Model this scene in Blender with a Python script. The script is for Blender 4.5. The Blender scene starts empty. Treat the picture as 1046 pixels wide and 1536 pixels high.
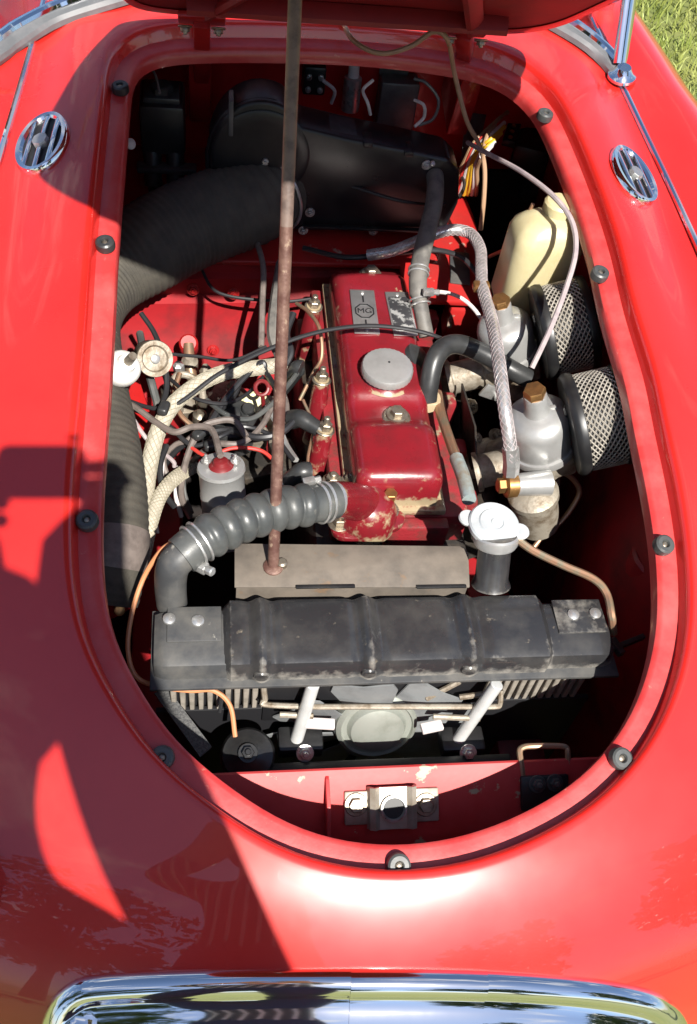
import bpy, bmesh, math, random
import numpy as np
from mathutils import Vector, Matrix, Euler, noise as mnoise
random.seed(7)
scene = bpy.context.scene
COL = scene.collection
V = Vector
# ------------------------------------------------------------------ camera
CAM = V((-0.178, -0.2874, 1.5762))
PITCH, YAW, ROLL, F = 0.90351583, 0.23095962, 0.17740733, 1475.0
FW = V((math.sin(YAW)*math.cos(PITCH), math.cos(YAW)*math.cos(PITCH), -math.sin(PITCH)))
_r = FW.cross(V((0, 0, 1))).normalized(); _u = _r.cross(FW)
RT = math.cos(ROLL)*_r + math.sin(ROLL)*_u
UP = -math.sin(ROLL)*_r + math.cos(ROLL)*_u
cd = bpy.data.cameras.new('camera'); cam = bpy.data.objects.new('camera', cd); COL.objects.link(cam)
cd.sensor_fit = 'VERTICAL'; cd.sensor_height = 36; cd.lens = 36*F/1536; cd.clip_start = 0.02; cd.clip_end = 500
m = Matrix((RT, UP, -FW)).transposed().to_4x4(); m.translation = CAM; cam.matrix_world = m
scene.camera = cam
# ------------------------------------------------------------------ sky, sun, exposure
SUN = V((0.185, -0.83, 1.0)).normalized()           # towards the sun
elev = math.asin(SUN.z)
w = bpy.data.worlds.new('World'); scene.world = w; w.use_nodes = True
nt = w.node_tree; bg = nt.nodes['Background']
sky = nt.nodes.new('ShaderNodeTexSky'); sky.sky_type = 'NISHITA'; sky.sun_disc = False
sky.sun_elevation = elev; sky.sun_rotation = math.atan2(SUN.x, SUN.y); sky.dust_density = .5; sky.ozone_density = 3.0
tc = nt.nodes.new('ShaderNodeTexCoord')
sx = nt.nodes.new('ShaderNodeSeparateXYZ'); nt.links.new(tc.outputs['Generated'], sx.inputs[0])
zz = nt.nodes.new('ShaderNodeMath'); zz.operation = 'ADD'; zz.inputs[1].default_value = 0.25; nt.links.new(sx.outputs[2], zz.inputs[0])
dv = nt.nodes.new('ShaderNodeVectorMath'); dv.operation = 'DIVIDE'
cz = nt.nodes.new('ShaderNodeCombineXYZ')
for k in range(3): nt.links.new(zz.outputs[0], cz.inputs[k])
nt.links.new(tc.outputs['Generated'], dv.inputs[0]); nt.links.new(cz.outputs[0], dv.inputs[1])
cn = nt.nodes.new('ShaderNodeTexNoise'); cn.inputs['Scale'].default_value = 3.2; cn.inputs['Detail'].default_value = 9; cn.inputs['Roughness'].default_value = .6
nt.links.new(dv.outputs[0], cn.inputs['Vector'])
cr = nt.nodes.new('ShaderNodeValToRGB'); cr.color_ramp.elements[0].position = .55; cr.color_ramp.elements[1].position = .66
nt.links.new(cn.outputs['Fac'], cr.inputs[0])
cm = nt.nodes.new('ShaderNodeMixRGB'); cm.inputs[2].default_value = (6.5, 6.6, 6.9, 1)
nt.links.new(cr.outputs[0], cm.inputs[0]); nt.links.new(sky.outputs[0], cm.inputs[1]); nt.links.new(cm.outputs[0], bg.inputs[0])
bg.inputs[1].default_value = 0.072
sl = bpy.data.lights.new('sun', 'SUN'); sl.energy = 5.0; sl.angle = math.radians(.55); sl.color = (1, .955, .88)
so = bpy.data.objects.new('sun', sl); COL.objects.link(so); so.location = (2, -6, 8)
so.rotation_euler = SUN.to_track_quat('Z', 'Y').to_euler()
vs = scene.view_settings; vs.view_transform = 'Standard'; vs.look = 'None'; vs.exposure = 0.92; vs.gamma = 1; vs.use_curve_mapping = False
scene.cycles.max_bounces = 7; scene.cycles.transparent_max_bounces = 8

# ------------------------------------------------------------------ placing: a line of sight met with a known height / distance
def ray(px, py): return FW + RT*((px-523)/F) - UP*((py-768)/F)
def P(px, py, z): d = ray(px, py); return CAM + d*((z-CAM.z)/d.z)
def PY(px, py, y): d = ray(px, py); return CAM + d*((y-CAM.y)/d.y)
def PP(l): return [P(*a) for a in l]

# ------------------------------------------------------------------ materials
def mat(name, col, rough=.5, metal=0., col2=None, scale=40., lo=.45, hi=.65, bump=0., bscale=None, coat=0., rvar=0., spec=.5,
        col3=None, s3=90., lo3=.62, hi3=.68, trans=0., sss=0., aniso=None, detail=5., edge=None, elo=.53, ehi=.58, coatrough=.04):
    M = bpy.data.materials.new(name); M.use_nodes = True; t = M.node_tree; b = t.nodes['Principled BSDF']
    b.inputs['Base Color'].default_value = (*col, 1); b.inputs['Roughness'].default_value = rough; b.inputs['Metallic'].default_value = metal
    b.inputs['Specular IOR Level'].default_value = spec
    b.inputs['Coat Weight'].default_value = coat; b.inputs['Coat Roughness'].default_value = coatrough
    if trans: b.inputs['Transmission Weight'].default_value = trans
    if sss: b.inputs['Subsurface Weight'].default_value = sss; b.inputs['Subsurface Radius'].default_value = (.02, .018, .01); b.inputs['Subsurface Scale'].default_value = 1
    c = t.nodes.new('ShaderNodeTexCoord')
    def nz(s, d=detail):
        n = t.nodes.new('ShaderNodeTexNoise'); n.inputs['Scale'].default_value = s; n.inputs['Detail'].default_value = d; n.inputs['Roughness'].default_value = .62
        t.links.new(c.outputs['Object'], n.inputs['Vector']); return n
    last = None
    if col2:
        n = nz(scale); r = t.nodes.new('ShaderNodeValToRGB'); r.color_ramp.elements[0].position = lo; r.color_ramp.elements[1].position = hi
        r.color_ramp.elements[0].color = (*col, 1); r.color_ramp.elements[1].color = (*col2, 1)
        t.links.new(n.outputs['Fac'], r.inputs[0]); last = r.outputs[0]
    if col3:
        n = nz(s3); r = t.nodes.new('ShaderNodeValToRGB'); r.color_ramp.elements[0].position = lo3; r.color_ramp.elements[1].position = hi3
        t.links.new(n.outputs['Fac'], r.inputs[0]); x = t.nodes.new('ShaderNodeMixRGB'); x.inputs[1].default_value = (*col, 1); x.inputs[2].default_value = (*col3, 1)
        t.links.new(r.outputs[0], x.inputs[0])
        if last: t.links.new(last, x.inputs[1])
        last = x.outputs[0]
        if coat:
            k = t.nodes.new('ShaderNodeMath'); k.operation = 'MULTIPLY_ADD'; k.inputs[1].default_value = -coat; k.inputs[2].default_value = coat
            t.links.new(r.outputs[0], k.inputs[0]); t.links.new(k.outputs[0], b.inputs['Coat Weight'])
    if edge:
        g = t.nodes.new('ShaderNodeNewGeometry'); n = nz(70); a = t.nodes.new('ShaderNodeMath'); a.operation = 'MULTIPLY_ADD'; a.inputs[1].default_value = .16; t.links.new(n.outputs['Fac'], a.inputs[0]); 
        s_ = t.nodes.new('ShaderNodeMath'); s_.operation = 'SUBTRACT'; s_.inputs[1].default_value = .08; t.links.new(g.outputs['Pointiness'], s_.inputs[0]); t.links.new(s_.outputs[0], a.inputs[2])
        r = t.nodes.new('ShaderNodeValToRGB'); r.color_ramp.elements[0].position = elo; r.color_ramp.elements[1].position = ehi; t.links.new(a.outputs[0], r.inputs[0])
        x = t.nodes.new('ShaderNodeMixRGB'); x.inputs[1].default_value = (*col, 1); x.inputs[2].default_value = (*edge, 1); t.links.new(r.outputs[0], x.inputs[0])
        if last: t.links.new(last, x.inputs[1])
        last = x.outputs[0]
    if last: t.links.new(last, b.inputs['Base Color'])
    if rvar:
        n = nz(scale*.6); k = t.nodes.new('ShaderNodeMapRange'); k.inputs[1].default_value = .3; k.inputs[2].default_value = .7
        k.inputs[3].default_value = max(.02, rough-rvar); k.inputs[4].default_value = min(1, rough+rvar)
        t.links.new(n.outputs['Fac'], k.inputs[0]); t.links.new(k.outputs[0], b.inputs['Roughness'])
    if bump:
        n = nz(bscale or scale*3, 3); k = t.nodes.new('ShaderNodeBump'); k.inputs['Strength'].default_value = bump; k.inputs['Distance'].default_value = .002
        t.links.new(n.outputs['Fac'], k.inputs['Height']); t.links.new(k.outputs[0], b.inputs['Normal'])
    return M
RED = (.56, .020, .015)
M = {}
M['paint'] = mat('gloss_red_paint', RED, .30, coat=1., rvar=.05, scale=9, col2=(.53, .017, .013), spec=.5, coatrough=.012, bump=.25, bscale=7, col3=(.56, .12, .10), s3=420, lo3=.74, hi3=.84)
M['flange'] = mat('worn_red_paint', (.50, .035, .035), .42, col2=(.54, .085, .08), scale=22, lo=.40, hi=.75, col3=(.55, .28, .20), s3=85, lo3=.67, hi3=.78, coat=.35, bump=.15)
M['bayred'] = mat('bay_red_paint', (.38, .012, .012), .38, col2=(.28, .012, .013), scale=18, coat=.5, rvar=.1, bump=.06, bscale=60)
M['beamred'] = mat('beam_red_paint', (.52, .05, .05), .5, col2=(.46, .03, .03), scale=14, col3=(.42, .33, .22), s3=30, lo3=.61, hi3=.64, bump=.1)
M['shelfred'] = mat('shelf_red_paint', (.40, .016, .015), .45, col2=(.32, .022, .02), scale=20, col3=(.35, .28, .22), s3=34, lo3=.63, hi3=.70, bump=.12)
M['engred'] = mat('engine_red_enamel', (.19, .010, .016), .30, col2=(.14, .012, .016), scale=26, coat=.5, col3=(.30, .23, .14), s3=22, lo3=.66, hi3=.675, bump=.12, bscale=60, rvar=.1, edge=(.33, .26, .16), elo=.545, ehi=.57)
M['castred'] = mat('cast_red_enamel', (.24, .016, .022), .5, col2=(.12, .03, .025), scale=50, col3=(.25, .20, .13), s3=30, lo3=.60, hi3=.66, bump=.4, bscale=140)
M['wallred'] = mat('bulkhead_brightened_red', (.58, .016, .018), .36, col2=(.50, .016, .018), scale=14, coat=.4)  # brighter than the bay red, makes up for deep shade on the wall
M['black'] = mat('satin_black', (.012, .012, .013), .38, col2=(.02, .02, .02), scale=30, rvar=.1)
M['heater'] = mat('heater_black', (.010, .010, .012), .33, col2=(.018, .017, .017), scale=22, bump=.05, rvar=.08)
M['tank'] = mat('radiator_black', (.026, .026, .028), .30, col2=(.065, .062, .058), scale=20, lo=.45, hi=.8, col3=(.20, .17, .13), s3=75, lo3=.66, hi3=.78, bump=.12, rvar=.12, coat=.3, edge=(.24, .225, .20), elo=.565, ehi=.62)
M['tankend'] = mat('radiator_end_dusty', (.05, .052, .055), .45, col2=(.12, .115, .105), scale=22, lo=.4, hi=.7, col3=(.45, .42, .36), s3=45, lo3=.65, hi3=.72, bump=.1)
M['cowl'] = mat('dusty_brown_plate', (.19, .16, .13), .55, col2=(.11, .095, .08), scale=20, lo=.4, hi=.68, col3=(.20, .13, .08), s3=36, lo3=.60, hi3=.70, bump=.15, rvar=.12)
M['rust'] = mat('rusty_rod', (.10, .045, .035), .55, col2=(.22, .13, .10), scale=60, lo=.4, hi=.7, metal=.2, bump=.25, bscale=260, col3=(.30, .21, .15), s3=120, lo3=.6, hi3=.68)
M['rubber'] = mat('black_rubber', (.022, .023, .024), .36, col2=(.045, .046, .046), scale=30, lo=.4, hi=.7, bump=.06)
M['capmetal'] = mat('pale_plated_cap', (.62, .65, .65), .36, metal=.3, col2=(.50, .53, .54), scale=30)
M['rubgrey'] = mat('aged_grey_rubber', (.050, .054, .054), .42, col2=(.10, .102, .096), scale=22, lo=.4, hi=.75, bump=.15, bscale=90, rvar=.1, col3=(.16, .15, .13), s3=55, lo3=.62, hi3=.75)
M['hosegrey'] = mat('dusty_heater_hose', (.16, .15, .135), .6, col2=(.09, .085, .08), scale=40, bump=.1)
M['duct'] = mat('fabric_duct', (.072, .064, .050), .8, col2=(.045, .041, .034), scale=40, bump=.3, bscale=500, lo=.35, hi=.7)
M['alu'] = mat('dull_aluminium', (.47, .47, .46), .36, metal=.55, col2=(.40, .40, .39), scale=30, rvar=.08, bump=.05)
M['latch'] = mat('stained_plated_steel', (.44, .40, .34), .42, metal=.5, col2=(.30, .25, .19), scale=40, lo=.4, hi=.7, bump=.1)
M['peg'] = mat('bright_zinc_peg', (.62, .63, .62), .36, metal=.25, col2=(.52, .53, .52), scale=40)
M['underlid'] = mat('lid_underside_shade_red', (.20, .008, .010), .5, col2=(.14, .008, .010), scale=14)  # darkened red, the shade under the lid put into the colour
M['dirtalu'] = mat('dirty_cast_aluminium', (.36, .32, .26), .55, metal=.45, col2=(.15, .11, .07), scale=45, lo=.45, hi=.68, bump=.35, bscale=160)
M['steel'] = mat('zinc_steel', (.56, .56, .55), .32, metal=.7, col2=(.40, .39, .37), scale=60, rvar=.1)
M['chrome'] = mat('chrome', (.88, .88, .90), .06, metal=1., rvar=.03, scale=20)
M['brass'] = mat('brass', (.50, .27, .10), .36, metal=.85, col2=(.34, .19, .08), scale=60)
M['copper'] = mat('copper_tube', (.42, .24, .15), .42, metal=.7, col2=(.30, .26, .18), scale=70)
M['oldbolt'] = mat('old_plated_bolt', (.34, .30, .24), .42, metal=.8, col2=(.20, .16, .12), scale=90, bump=.1)
M['braid'] = mat('cream_cloth_braid', (.46, .42, .34), .7, col2=(.30, .27, .21), scale=60, bump=.5, bscale=700)
M['wireb'] = mat('black_wire', (.02, .02, .022), .4)
M['wiregrey'] = mat('grey_brown_wire', (.17, .14, .125), .5, col2=(.11, .09, .08), scale=60)
M['wiretan'] = mat('tan_wire', (.36, .22, .13), .5, col2=(.28, .17, .10), scale=40)
M['wirered'] = mat('red_wire', (.5, .04, .03), .45)
M['wireyel'] = mat('yellow_wire', (.70, .42, .03), .45)
M['wirewht'] = mat('white_wire', (.62, .56, .55), .5)
M['wirepur'] = mat('mauve_cable', (.40, .34, .34), .4, col2=(.30, .25, .26), scale=60)
M['orange'] = mat('orange_copper_wire', (.52, .22, .10), .45)
M['cream'] = mat('cream_plastic', (.56, .50, .30), .34, col2=(.48, .40, .22), scale=10, sss=.25, spec=.5)
M['white'] = mat('white_plastic', (.72, .71, .68), .38, col2=(.6, .58, .54), scale=30, sss=.1)
M['plate'] = mat('etched_alu_plate', (.55, .55, .54), .4, metal=.85, col2=(.45, .45, .43), scale=70)
M['plateblk'] = mat('etched_black_plate', (.06, .06, .065), .4, metal=.4, col2=(.45, .45, .44), scale=95, lo=.5, hi=.58)
M['ink'] = mat('black_ink', (.012, .012, .014), .5)
M['glass'] = mat('windscreen_glass', (.95, .97, .97), .02, trans=1.)
M['headblk'] = mat('oily_black_casting', (.02, .018, .016), .5, col2=(.05, .04, .03), scale=40, bump=.4, bscale=120, rvar=.15)
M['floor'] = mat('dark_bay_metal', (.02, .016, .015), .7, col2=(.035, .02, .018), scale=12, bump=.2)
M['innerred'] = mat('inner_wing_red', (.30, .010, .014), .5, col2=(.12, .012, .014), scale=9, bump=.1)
M['core'] = mat('radiator_core_fins', (.30, .27, .23), .6, col2=(.20, .18, .15), scale=60)
M['fan'] = mat('grey_fan_plastic', (.20, .21, .215), .45, col2=(.14, .145, .15), scale=30)
M['motor'] = mat('green_grey_zinc', (.36, .38, .34), .42, metal=.45, col2=(.28, .30, .26), scale=30)
M['mesh'] = mat('galvanised_mesh', (.44, .41, .36), .42, metal=.35, col2=(.30, .275, .235), scale=70)
M['seal'] = mat('grey_screen_rubber', (.11, .115, .12), .5, col2=(.15, .15, .155), scale=30)
M['maroon'] = mat('maroon_cap', (.16, .012, .014), .42)
M['strap'] = mat('woven_grey_strap', (.05, .05, .052), .8, col2=(.09, .09, .088), scale=420, lo=.45, hi=.55, bump=.6, bscale=420)
M['yelcap'] = mat('pale_yellow_plastic', (.66, .62, .36), .4)
M['blue'] = mat('verdigris_pipe', (.38, .46, .46), .5, metal=.4, col2=(.30, .22, .14), scale=20, lo=.45, hi=.6)
M['aluG'] = mat('grey_regulator_box', (.17, .17, .165), .42, metal=.4, col2=(.12, .12, .12), scale=40)
M['soil'] = mat('lawn_ground', (.12, .15, .035), .9, col2=(.20, .20, .06), scale=3.5, lo=.35, hi=.7, bump=.5, bscale=60, detail=9)
M['grass'] = mat('grass_blades', (.21, .27, .05), .55, col2=(.33, .33, .10), scale=4, lo=.4, hi=.65)
M['leaf'] = mat('tree_leaves', (.055, .10, .02), .5, col2=(.09, .10, .025), scale=1.2)
M['bark'] = mat('tree_bark', (.10, .075, .055), .9, col2=(.06, .045, .03), scale=9, bump=.6)
M['skin'] = mat('skin', (.62, .36, .26), .5, sss=.1)
M['jean'] = mat('dark_denim', (.03, .04, .08), .85)
M['hair'] = mat('dark_hair', (.03, .02, .015), .6)

# ------------------------------------------------------------------ mesh helpers
def NB(): return bmesh.new()
def frames(pts):
    T = []
    n = len(pts)
    for i in range(n):
        a = pts[max(i-1, 0)]; b = pts[min(i+1, n-1)]; T.append((b-a).normalized())
    u = T[0].orthogonal().normalized(); U = []
    for t in T:
        u = (u - t*u.dot(t)); u = u.normalized() if u.length > 1e-6 else t.orthogonal().normalized(); U.append(u)
    return T, U
def smooth_path(pts, sub=8):
    pts = [V(p) for p in pts]
    if len(pts) < 3 or sub <= 1: return pts
    out = []
    n = len(pts)
    for i in range(n-1):
        p0 = pts[i-1] if i else pts[0]*2-pts[1]; p1, p2 = pts[i], pts[i+1]; p3 = pts[i+2] if i+2 < n else pts[-1]*2-pts[-2]
        for k in range(sub):
            t = k/sub
            out.append(.5*((2*p1) + (p2-p0)*t + (2*p0-5*p1+4*p2-p3)*t*t + (3*p1-p0-3*p2+p3)*t**3))
    out.append(pts[-1]); return out
def resample(pts, n):
    L = [0]
    for a, b in zip(pts, pts[1:]): L.append(L[-1]+(b-a).length)
    out = []; j = 0
    for i in range(n):
        s = L[-1]*i/(n-1)
        while j < len(pts)-2 and L[j+1] < s: j += 1
        k = (s-L[j])/max(1e-9, L[j+1]-L[j]); out.append(pts[j].lerp(pts[j+1], min(1, max(0, k))))
    return out
def tube(bm, pts, r, seg=10, sub=8, cap=True, radii=None, flat=1.0, prof=None):
    p = smooth_path(pts, sub) if sub > 1 else [V(q) for q in pts]
    T, U = frames(p); rings = []
    for i, c in enumerate(p):
        t, u = T[i], U[i]; v = t.cross(u)
        if callable(r): rr = r(i/(len(p)-1))
        else: rr = r
        rings.append([bm.verts.new(c + u*math.cos(2*math.pi*k/seg)*rr + v*math.sin(2*math.pi*k/seg)*rr*flat) for k in range(seg)])
    for a, b in zip(rings, rings[1:]):
        for k in range(seg):
            bm.faces.new((a[k], a[(k+1) % seg], b[(k+1) % seg], b[k]))
    if cap: bm.faces.new(rings[0][::-1]); bm.faces.new(rings[-1])
    return bm
def basis(ax):
    z = V(ax).normalized(); x = z.cross(V((0, 1, 0))); x = x.normalized() if x.length > 1e-4 else V((1, 0, 0)); y = z.cross(x); return x, y, z
def lathe(bm, prof, o, ax=(0, 0, 1), seg=28, cap=True, knurl=0, poly=False):
    x, y, z = basis(ax); o = V(o); rings = []
    for (r, h) in prof:
        if r < 1e-6: rings.append([bm.verts.new(o+z*h)])
        else: rings.append([bm.verts.new(o+z*h+(x*math.cos(2*math.pi*k/seg)+y*math.sin(2*math.pi*k/seg))*r*(1-(knurl if k % 2 else 0))) for k in range(seg)])
    for a, b in zip(rings, rings[1:]):
        if len(a) == 1 and len(b) == 1: continue
        if len(a) == 1:
            for k in range(seg): bm.faces.new((a[0], b[k], b[(k+1) % seg]))
        elif len(b) == 1:
            for k in range(seg): bm.faces.new((a[k], a[(k+1) % seg], b[0]))
        else:
            for k in range(seg): bm.faces.new((a[k], a[(k+1) % seg], b[(k+1) % seg], b[k]))
    if cap:
        if len(rings[0]) > 2: bm.faces.new(rings[0][::-1])
        if len(rings[-1]) > 2: bm.faces.new(rings[-1])
    return bm
def box(bm, c, s, rot=None, bev=.002, bseg=2):
    b2 = bmesh.new(); bmesh.ops.create_cube(b2, size=1)
    for v in b2.verts: v.co = V((v.co.x*s[0], v.co.y*s[1], v.co.z*s[2]))
    if bev: bmesh.ops.bevel(b2, geom=list(b2.edges), offset=bev, segments=bseg, affect='EDGES', profile=.5)
    R = rot if rot is not None else Matrix.Identity(3)
    merge(bm, b2, lambda q: R @ q + V(c)); return bm
def merge(bm, b2, f=lambda q: q):
    mp = {}
    for v in b2.verts: mp[v] = bm.verts.new(f(v.co))
    for fc in b2.faces: bm.faces.new([mp[v] for v in fc.verts])
    b2.free()
def prism(bm, outline, d, bev=0., bseg=2):
    """outline: list of 3-D points (planar), extruded by vector d"""
    b2 = bmesh.new(); d = V(d)
    a = [b2.verts.new(V(p)) for p in outline]; b = [b2.verts.new(V(p)+d) for p in outline]
    n = len(a); b2.faces.new(a[::-1]); b2.faces.new(b)
    for k in range(n): b2.faces.new((a[k], a[(k+1) % n], b[(k+1) % n], b[k]))
    bmesh.ops.recalc_face_normals(b2, faces=b2.faces)
    if bev: bmesh.ops.bevel(b2, geom=list(b2.edges), offset=bev, segments=bseg, affect='EDGES', profile=.5)
    merge(bm, b2); return bm
def loft(bm, rings, closed=True, cap=True):
    R = [[bm.verts.new(V(p)) for p in r] for r in rings]
    for a, b in zip(R, R[1:]):
        n = len(a)
        for k in range(n if closed else n-1): bm.faces.new((a[k], a[(k+1) % n], b[(k+1) % n], b[k]))
    if cap and closed: bm.faces.new(R[0][::-1]); bm.faces.new(R[-1])
    return bm
def bolt(bm, o, ax=(0, 0, 1), r=.008, h=.006, washer=True, stud=.003):
    if washer: lathe(bm, [(r*1.5, 0), (r*1.55, .001), (r*1.45, .002)], o, ax, 18)
    o = V(o)+V(ax).normalized()*.002
    lathe(bm, [(r*.95, 0), (r, .0006), (r, h-.001), (r*.88, h)], o, ax, 6)
    if stud: lathe(bm, [(r*.5, 0), (r*.5, h+stud), (r*.38, h+stud+.001)], o, ax, 12)
def mesh_from(bm, name, mt, ang=.62):
    bmesh.ops.recalc_face_normals(bm, faces=bm.faces)
    for f in bm.faces: f.smooth = True
    for e in bm.edges:
        if len(e.link_faces) == 2 and e.calc_face_angle(0) > ang: e.smooth = False
    me = bpy.data.meshes.new(name); bm.to_mesh(me); bm.free()
    for k in (mt if isinstance(mt, (list, tuple)) else [mt]): me.materials.append(M[k] if isinstance(k, str) else k)
    return me
def tag(o, label=None, cat=None, group=None, kind=None):
    if label: o['label'] = label
    if cat: o['category'] = cat
    if group: o['group'] = group
    if kind: o['kind'] = kind
    return o
def thing(name, loc, label, cat, group=None):
    o = bpy.data.objects.new(name, None); o.empty_display_size = .02; COL.objects.link(o); o.location = loc
    return tag(o, label, cat, group)
def wloc(o):
    l = V(o.location)
    while o.parent: o = o.parent; l += V(o.location)
    return l
def part(name, bm, mt, parent, label=None, ang=.62, kind=None):
    l = wloc(parent)
    for v in bm.verts: v.co -= l
    o = bpy.data.objects.new(name, mesh_from(bm, name, mt, ang)); COL.objects.link(o); o.parent = parent
    if label: o['label'] = label
    if kind: o['kind'] = kind
    return o
def solo(name, bm, mt, label, cat, group=None, kind=None, ang=.62):
    xs = [v.co for v in bm.verts]
    l = V(((min(c.x for c in xs)+max(c.x for c in xs))/2, (min(c.y for c in xs)+max(c.y for c in xs))/2, min(c.z for c in xs)))
    for v in bm.verts: v.co -= l
    o = bpy.data.objects.new(name, mesh_from(bm, name, mt, ang)); COL.objects.link(o); o.location = l
    return tag(o, label, cat, group, kind)
GROUPS = {'plug_lead': 'spark plug leads', 'coil_lead': 'coil leads', 'loose_wire': 'loose wires in the engine bay', 'harness_wire': 'fanned out harness wires'}
def cable(name, pts, r, mt, label, cat='wire', group=None, seg=8, sub=8):
    group = group or GROUPS.get(name)
    return solo(name, tube(NB(), PP(pts), r, seg, sub), mt, label, cat, group)
def text_bm(s, size, o, xd, yd, depth=.0006):
    cu = bpy.data.curves.new('t', 'FONT'); cu.body = s; cu.size = size; cu.align_x = 'CENTER'; cu.align_y = 'CENTER'; cu.extrude = depth
    ob = bpy.data.objects.new('t', cu); COL.objects.link(ob)
    dg = bpy.context.evaluated_depsgraph_get(); dg.update(); me = bpy.data.meshes.new_from_object(ob.evaluated_get(dg))
    bm = NB(); bm.from_mesh(me); xd = V(xd).normalized(); yd = V(yd).normalized(); zd = xd.cross(yd)
    for v in bm.verts: v.co = V(o)+xd*v.co.x+yd*v.co.y+zd*v.co.z
    bpy.data.objects.remove(ob); bpy.data.curves.remove(cu); bpy.data.meshes.remove(me); return bm

# ------------------------------------------------------------------ body surface
_ty = [-.30, -.22, -.17, -.135, -.10, -.06, -.03, 0, .1, .25, .5, .75, 1.0, 1.2, 1.6, 2.2]
_tz = [.20, .42, .555, .612, .650, .6815, .7005, .715, .757, .803, .862, .902, .926, .940, .952, .955]
def _slopes():
    d = [(_tz[i+1]-_tz[i])/(_ty[i+1]-_ty[i]) for i in range(len(_ty)-1)]; mS = [d[0]]
    for i in range(1, len(d)): mS.append(2*d[i-1]*d[i]/(d[i-1]+d[i]) if d[i-1]*d[i] > 0 else 0)
    return mS+[d[-1]]
_ms = _slopes()
def zc(y):
    y = min(max(y, _ty[0]), _ty[-1]); i = 0
    while i < len(_ty)-2 and y > _ty[i+1]: i += 1
    h = _ty[i+1]-_ty[i]; t = (y-_ty[i])/h
    return (2*t**3-3*t*t+1)*_tz[i]+(t**3-2*t*t+t)*h*_ms[i]+(-2*t**3+3*t*t)*_tz[i+1]+(t**3-t*t)*h*_ms[i+1]
def sm(a, b, x): t = min(1, max(0, (x-a)/(b-a))); return t*t*(3-2*t)
def xcrest(y): return float(np.interp(y, [-.3, .3, .7, 1.0, 1.26, 1.7], [.60, .58, .52, .445, .405, .41]))
def H(x, y):
    ax = abs(x)
    z = zc(y - .40*ax*ax*(1-sm(.05, .6, y))) - .10*ax*ax
    z -= .018*math.exp(-((ax-.405)/.045)**2)*sm(.3, .7, y)
    xc = xcrest(y); wz = sm(.36, xc, ax)
    z += wz*.012
    if ax > xc: z -= 5.5*(ax-xc)**2
    return z
def PB(px, py, dz=0.):
    z = .85
    for _ in range(50):
        q = P(px, py, z); z = .4*z+.6*(H(q.x, q.y)+dz)
    return P(px, py, z)
def Nrm(x, y, e=.004): return V((-(H(x+e, y)-H(x-e, y))/(2*e), -(H(x, y+e)-H(x, y-e))/(2*e), 1)).normalized()

car = thing('sports_car', (0, .45, 0), 'glossy red vintage open sports car with its bonnet raised over the engine bay', 'car')
edge_px = [(192, 116), (198, 97), (214, 83), (240, 76), (290, 72), (360, 71), (435, 72), (523, 75), (600, 82), (660, 90), (710, 99), (752, 112), (785, 135), (813, 168),
           (853, 260), (893, 380), (912, 469), (945, 578), (955, 640), (971, 710), (988, 810), (992, 873), (993, 915), (990, 960), (969, 1039), (936, 1104), (887, 1160), (839, 1197), (746, 1243), (653, 1268), (560, 1272),
           (475, 1257), (408, 1228), (350, 1190), (283, 1137), (240, 1090), (198, 1023), (172, 975), (156, 927), (150, 882), (146, 831), (147, 745), (151, 690), (158, 600), (164, 506), (169, 400), (174, 330), (185, 200)]
ctrl = [PB(a, b, -.023) for a, b in edge_px]
ctrl = [V((c.x, c.y, 0)) for c in ctrl]
cl = smooth_path(ctrl + [ctrl[0]], 6)[:-1]
cl = resample(cl+[cl[0]], 201)[:-1]
for _ in range(6): cl = [(cl[i-1]+cl[i]*2+cl[(i+1) % len(cl)])/4 for i in range(len(cl))]
NC = len(cl)
def offset(d):
    out = []
    for i in range(NC):
        t = (cl[(i+1) % NC]-cl[i-1]).normalized(); n = V((t.y, -t.x, 0))
        if n.dot(cl[i]-V((.0, .5, 0))) < 0: n = -n
        out.append(cl[i]+n*d)
    return out
def ring_at(d, dz): return [V((p.x, p.y, H(p.x, p.y)+dz)) for p in offset(d)]
bm = NB()
loft(bm, [ring_at(-.0045, -.042), ring_at(-.0045, -.034), ring_at(-.003, -.0265), ring_at(0, -.0235), ring_at(.003, -.0225), ring_at(.015, -.0208), ring_at(.0195, -.0204)] , cap=False)
part('bonnet_flange', bm, 'flange', car, 'worn pinkish red ledge round the bonnet opening')
bm = NB()
rings = [ring_at(.0178, -.0218), ring_at(.0192, -.018), ring_at(.0212, -.009), ring_at(.0238, -.0032), ring_at(.0275, -.0006), ring_at(.033, 0)]
st = offset(.033)
def outer(p):
    c = V((0, .5, 0)); d = (p-c); best = 1e9
    # rectangle: front y=-.27, rear y=1.62
    if d.y < 0: best = min(best, (-.27-c.y)/d.y)
    if d.y > 0: best = min(best, (1.62-c.y)/d.y)
    if d.x: best = min(best, .80/abs(d.x))
    q = c+d*best
    lim = xcrest(q.y)+.15
    if abs(q.x) > lim: q.x = math.copysign(lim, q.x)
    return q
NR = 44
for k in range(1, NR+1):
    t = k/NR; t = t**1.15
    rr = []
    for p in st:
        q = p.lerp(outer(p), t); rr.append(V((q.x, q.y, H(q.x, q.y))))
    rings.append(rr)
rings.append([V((p.x, p.y, min(.28, p.z-.03))) for p in rings[-1]])
loft(bm, rings, cap=False)
part('front_bodywork', bm, 'paint', car, 'glossy red front bodywork round the bonnet opening', ang=1.2)
# beading along the seam between wing and shroud
for s in (-1, 1):
    pts = [V((s*xx, yy, H(s*xx, yy)+.0015)) for xx, yy in ((.455, .1), (.45, .25), (.44, .42), (.43, .6), (.42, .75), (.408, .9), (.398, 1.03), (.39, 1.15))]
    part('wing_beading', tube(NB(), pts, .0042, 8, 6), 'chrome', car)
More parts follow.
